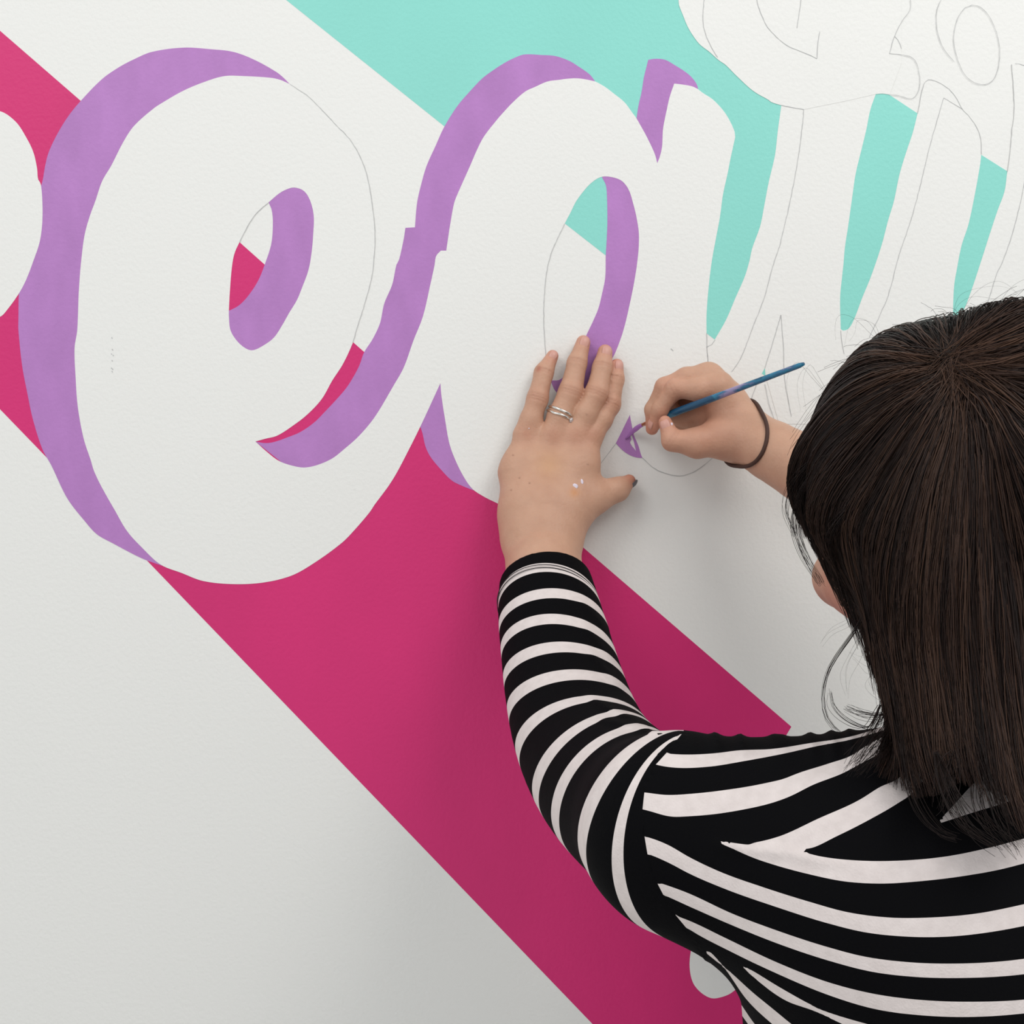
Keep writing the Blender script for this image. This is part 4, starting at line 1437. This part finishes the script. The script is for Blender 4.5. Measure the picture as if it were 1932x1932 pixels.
def hair_pt(u, v):
    """u in [0,NG) ring of guides, v in [0,1] (arrays)"""
    u = np.mod(u, NG_)
    i = np.floor(u).astype(int)
    f = (u - i)[..., None]
    vv = np.clip(v, 0, 1) * (NV_ - 1)
    j = np.minimum(np.floor(vv).astype(int), NV_ - 2)
    g = (vv - j)[..., None]

    def row(k):
        k = np.mod(k, NG_)
        return G3[k, j] * (1 - g) + G3[k, j + 1] * g
    p0, p1, p2, p3 = row(i - 1), row(i), row(i + 1), row(i + 2)
    m1, m2 = (p2 - p0) * .5, (p3 - p1) * .5
    return ((2 * f**3 - 3 * f**2 + 1) * p1 + (f**3 - 2 * f**2 + f) * m1 + (-2 * f**3 + 3 * f**2) * p2 + (f**3 - f**2) * m2)


HCI = HC + np.array([0.0, 0.0, 0.0])


def clear_head(pp, gap, it=4):
    """keep hair outside the skull and neck"""
    q = pp.reshape(-1, 3).copy()
    for _ in range(it):
        f_ = q.astype(np.float32)
        l_, h_ = f_.min(0), f_.max(0)
        d0 = gHead(f_, l_, h_)
        i = np.nonzero(d0 < gap)[0]
        if not len(i):
            break
        fi, di = f_[i], d0[i]
        g = np.stack([gHead(fi + np.eye(3, dtype=np.float32)[k] * .002, l_, h_) - di for k in range(3)], -1).astype(float)
        g /= np.linalg.norm(g, axis=1, keepdims=True) + 1e-9
        q[i] += g * (gap - di)[:, None]
    return q.reshape(pp.shape)


def inward(pp):
    c = HCI.copy()
    v = pp - np.array([c[0], c[1], 0])
    cz = np.clip(pp[..., 2], ZC - .30, c[2])
    v[..., 2] = pp[..., 2] - cz
    v = v / (np.linalg.norm(v, axis=-1, keepdims=True) + 1e-9)
    return -v


# base volume of hair under the strands
nu, nv = 120, 44
uu, vv = np.meshgrid(np.linspace(0, NG_, nu, endpoint=False), np.linspace(0, .93, nv), indexing='ij')
base = hair_pt(uu, vv)
inn = inward(base)
outer = clear_head(base + inn * .0045, .0035)
inner = base + inn * (.0045 + .006 * np.clip(vv * 2, 0, 1)[..., None])
HV = np.concatenate([outer.reshape(-1, 3), inner.reshape(-1, 3)])
HFc = []
for i in range(nu):
    i2 = (i + 1) % nu
    for j in range(nv - 1):
        q = (i * nv + j, i2 * nv + j, i2 * nv + j + 1, i * nv + j + 1)
        HFc.append(q)
        HFc.append(tuple(x + nu * nv for x in q[::-1]))
    HFc.append((i * nv + nv - 1, i2 * nv + nv - 1, i2 * nv + nv - 1 + nu * nv, i * nv + nv - 1 + nu * nv))
HFc = np.array(HFc)

NP = 18


def strands(n, u, v0, v1, off, jit, rad, clump, wave=.0015):
    t = np.linspace(0, 1, NP)
    v = v0[:, None] + (v1 - v0)[:, None] * t[None]
    cu = clump
    pull = np.clip((v - .25) / .75, 0, 1) * .72
    ue = u[:, None] * (1 - pull) + cu[:, None] * pull
    ph = rng.random((n, 1)) * 6.28
    ue = ue + jit[:, None] * t[None]
    p = hair_pt(ue, v)
    inw = inward(p)
    o_ = off[:, None] * np.clip(t * 6, 0, 1)[None] + (1 - np.clip(t * 6, 0, 1))[None] * .006
    p = p + inw * o_[..., None]
    side = np.cross(inw, np.gradient(p, axis=1))
    side /= np.linalg.norm(side, axis=-1, keepdims=True) + 1e-9
    cph = np.floor(clump * 37.7) % 17
    wv = np.sin(v * 9 + cph[:, None]) * wave * np.clip(v * 1.5, 0, 1) + .0006 * np.sin(v * 23 + ph)
    p = p + side * wv[..., None]
    p = clear_head(p, .0048)
    # hair does not spring from one point: roots scattered about the crown
    root = rng.normal(0, 1, (n, 3)) * np.array([.0042, .0015, .0034])
    p = p + root[:, None, :] * (np.clip(1 - v / .22, 0, 1) ** 1.5)[..., None]
    r = rad[:, None] * (1 - .75 * t[None] ** 3) * np.clip(.45 + t[None] * 4, 0, 1)
    return p, r


def strand_mesh(p, r):
    n = p.shape[0]
    tg = np.gradient(p, axis=1)
    tg /= np.linalg.norm(tg, axis=-1, keepdims=True) + 1e-9
    ref = np.array([.31, .77, .55])
    a_ = np.cross(tg, ref)
    a_ /= np.linalg.norm(a_, axis=-1, keepdims=True) + 1e-9
    b_ = np.cross(tg, a_)
    ring = np.stack([p + r[..., None] * (a_ * math.cos(q) + b_ * math.sin(q)) for q in (0, 2.0944, 4.1888)], 2)
    VV = ring.reshape(-1, 3)
    k = p.shape[1]
    i = np.arange(n)[:, None, None] * k * 3
    j = np.arange(k - 1)[None, :, None] * 3
    s_ = np.arange(3)[None, None, :]
    s2 = (s_ + 1) % 3
    FF = np.stack([i + j + s_, i + j + s2, i + j + 3 + s2, i + j + 3 + s_], -1).reshape(-1, 4)
    return VV, FF


NS = 11500
ncl = 420
cl_u = rng.random(ncl) * NG_
cl_b = rng.normal(0, 1, ncl)
# more strands where the picture sees the hair (guides 2..12)
u = np.concatenate([rng.random(int(NS * .45)) * NG_, 2 + rng.random(NS - int(NS * .45)) * 10.5])
ci = np.argmin(np.abs(u[:, None] - cl_u[None]), axis=1)
v0 = rng.random(NS) ** 1.3 * .42
cl_l = .80 + .20 * rng.random(ncl) ** .8
v1 = cl_l[ci] + .10 * rng.normal(0, .6, NS)
v1 = np.minimum(v1, 1.0)
short = rng.random(NS) < .10
v1 = np.where(short, np.maximum(v0 + .25, v1 * (.55 + .4 * rng.random(NS))), v1)
off = rng.random(NS) ** 1.4 * .0065 - .0008 + np.where(cl_b[ci] > .6, -.0012, 0)
jit = rng.normal(0, .10, NS)
rad = .00022 + .00022 * rng.random(NS)
p_, r_ = strands(NS, u, v0, v1, off, jit, rad, cl_u[ci])
v_s, f_s = strand_mesh(p_, r_)
tone = np.repeat(np.clip(.5 + .22 * cl_b[ci] + .16 * rng.normal(0, 1, NS), 0, 1), NP * 3)
# flyaways
NF = 260
u = rng.random(NF) * NG_
v0 = rng.random(NF) * .5
v1 = v0 + .12 + .25 * rng.random(NF)
off = -(.002 + .010 * rng.random(NF) ** 2)
t = np.linspace(0, 1, NP)
vv_ = v0[:, None] + (v1 - v0)[:, None] * t
pf = hair_pt(u[:, None] + rng.normal(0, .25, NF)[:, None] * t, vv_)
iw = inward(pf)
pf = pf + iw * (off[:, None] * t ** .8 + .004 * (1 - t))[..., None]
pf += np.cumsum(rng.normal(0, .00016, pf.shape), axis=1)
v_f, f_f = strand_mesh(pf, np.full((NF, NP), .00009))
# loose locks traced from the photograph
LOCKS = [([(1650, 1100, .43), (1629, 1158, .43), (1613, 1189, .43), (1585, 1228, .43), (1561, 1269, .43), (1552, 1311, .43), (1556, 1349, .435), (1572, 1373, .44), (1598, 1391, .45)], 9, .0012),
         ([(1660, 1330, .45), (1640, 1372, .45), (1623, 1372, .45), (1592, 1355, .445), (1572, 1331, .44), (1567, 1305, .44)], 7, .0012),
         ([(1690, 1340, .46), (1660, 1352, .46), (1628, 1348, .455), (1598, 1336, .45)], 14, .0016),
         ([(1690, 1330, .46), (1660, 1310, .455), (1640, 1285, .45), (1655, 1265, .45), (1668, 1280, .45)], 5, .0015),
         ([(1680, 1290, .465), (1678, 1350, .475), (1655, 1400, .49), (1632, 1428, .50), (1612, 1452, .503)], 60, .0045),
         ([(1690, 1310, .47), (1690, 1370, .48), (1672, 1410, .495), (1660, 1440, .50)], 40, .004),
         ([(1700, 1400, .51), (1712, 1470, .525), (1735, 1530, .54), (1770, 1570, .552), (1800, 1580, .556)], 16, .002),
         ([(1765, 1420, .535), (1785, 1490, .548), (1820, 1550, .558), (1880, 1590, .562)], 26, .003),
         ([(1850, 1430, .535), (1862, 1500, .548), (1885, 1560, .558), (1920, 1600, .562)], 30, .004),
         ([(1800, 1420, .535), (1790, 1480, .545), (1778, 1530, .552)], 18, .003),
         ([(1600, 960, .46), (1570, 1010, .45), (1574, 1060, .44), (1590, 1105, .437), (1628, 1150, .437)], 26, .0022),
         ([(1545, 880, .42), (1512, 930, .40), (1500, 985, .395), (1515, 1040, .40), (1550, 1100, .41)], 20, .002),
         ([(1530, 870, .41), (1497, 915, .39), (1484, 960, .385), (1500, 1010, .385)], 10, .0015),
         ([(1620, 1130, .44), (1606, 1170, .43), (1570, 1190, .425), (1550, 1215, .42)], 3, .002),
         ([(1640, 1180, .445), (1620, 1230, .44), (1600, 1270, .435), (1600, 1310, .435)], 4, .003),
         ([(1660, 1260, .45), (1630, 1250, .44), (1610, 1235, .44)], 3, .003),
         ([(1560, 745, .42), (1535, 720, .415), (1515, 700, .41), (1500, 730, .40), (1505, 780, .40)], 3, .004),
         ([(1660, 640, .42), (1640, 610, .42), (1610, 605, .41), (1590, 650, .40)], 3, .004),
         ([(1800, 620, .44), (1830, 580, .43), (1870, 560, .42), (1930, 570, .41)], 5, .005),
         ([(1870, 600, .44), (1900, 570, .43), (1950, 555, .42), (1990, 580, .41)], 5, .005)]
pl, rl_ = [], []
for pts, n, spread in LOCKS:
    c_ = catmull([P(*q) for q in pts], NP)
    for k in range(n):
        e0 = rng.normal(0, 1, 3) * spread
        e1 = rng.normal(0, 1, 3) * spread * .5
        tt = np.linspace(0, 1, NP)[:, None]
        wob = np.sin(tt * (4 + 5 * rng.random()) + rng.random() * 6) * spread * .5 * tt
        q = c_ + e0 * (np.sin(tt * math.pi * .9) * .8 + .2) * (1 - .3 * tt) + e1 * tt + wob * rng.normal(0, .6, 3)
        pl.append(q)
        rl_.append(np.full(NP, (.00012 + .00012 * rng.random()) if n > 6 else .00007) * np.linspace(1, .4, NP))
v_l, f_l = strand_mesh(np.array(pl), np.array(rl_))
allV = np.concatenate([HV, v_s, v_f, v_l])
allF = np.concatenate([HFc, f_s + len(HV), f_f + len(HV) + len(v_s), f_l + len(HV) + len(v_s) + len(v_f)])
allT = np.concatenate([np.full(len(HV), .22), tone, np.full(len(v_f), .5), np.repeat(np.clip(rng.normal(.3, .15, len(pl)), 0, 1), NP * 3)])
m, nt, b = mat_new('brown_hair')
a = nt.nodes.new('ShaderNodeAttribute')
a.attribute_name = 'tone'
rp = nt.nodes.new('ShaderNodeValToRGB')
rp.color_ramp.elements[0].color = (.006, .0035, .003, 1)
rp.color_ramp.elements[1].color = (.085, .044, .028, 1)
e = rp.color_ramp.elements.new(.5)
e.color = (.019, .0095, .0072, 1)
nt.links.new(a.outputs['Fac'], rp.inputs['Fac'])
nt.links.new(rp.outputs['Color'], b.inputs['Base Color'])
b.inputs['Roughness'].default_value = .5
b.inputs['Specular IOR Level'].default_value = .18
M_HAIR = m
WHORL = P(1812, 690, .475)
dw = np.linalg.norm((allV - WHORL) / np.array([1.5, 1.2, .8]), axis=1)
allT = np.clip(allT * .78 + .42 * np.exp(-(dw / .036) ** 2), 0, 1)       # thin hair, scalp showing at the crown
hm = new_mesh('hair', allV, allF)
attr_f(hm, 'tone', allT)
link('hair', hm, M_HAIR, PERSON, 'long straight dark brown hair falling down the back')
# eyes (turned to the wall)
M_EYE = plain('eye_white', (.75, .73, .70), .2)
for e in eyeS:
    c = e.a + HF * .0035
    bm = bmesh.new()
    bmesh.ops.create_uvsphere(bm, u_segments=16, v_segments=10, radius=.0118)
    for v in bm.verts:
        v.co += Vector(c)
    for f in bm.faces:
        f.smooth = True
    mm = bpy.data.meshes.new('eye')
    bm.to_mesh(mm)
    bm.free()
    link('eye', mm, M_EYE, BODY)
print('tris skin', len(F) * 2, 'shirt', len(SF) * 2, 'hair', len(allF) * 2)
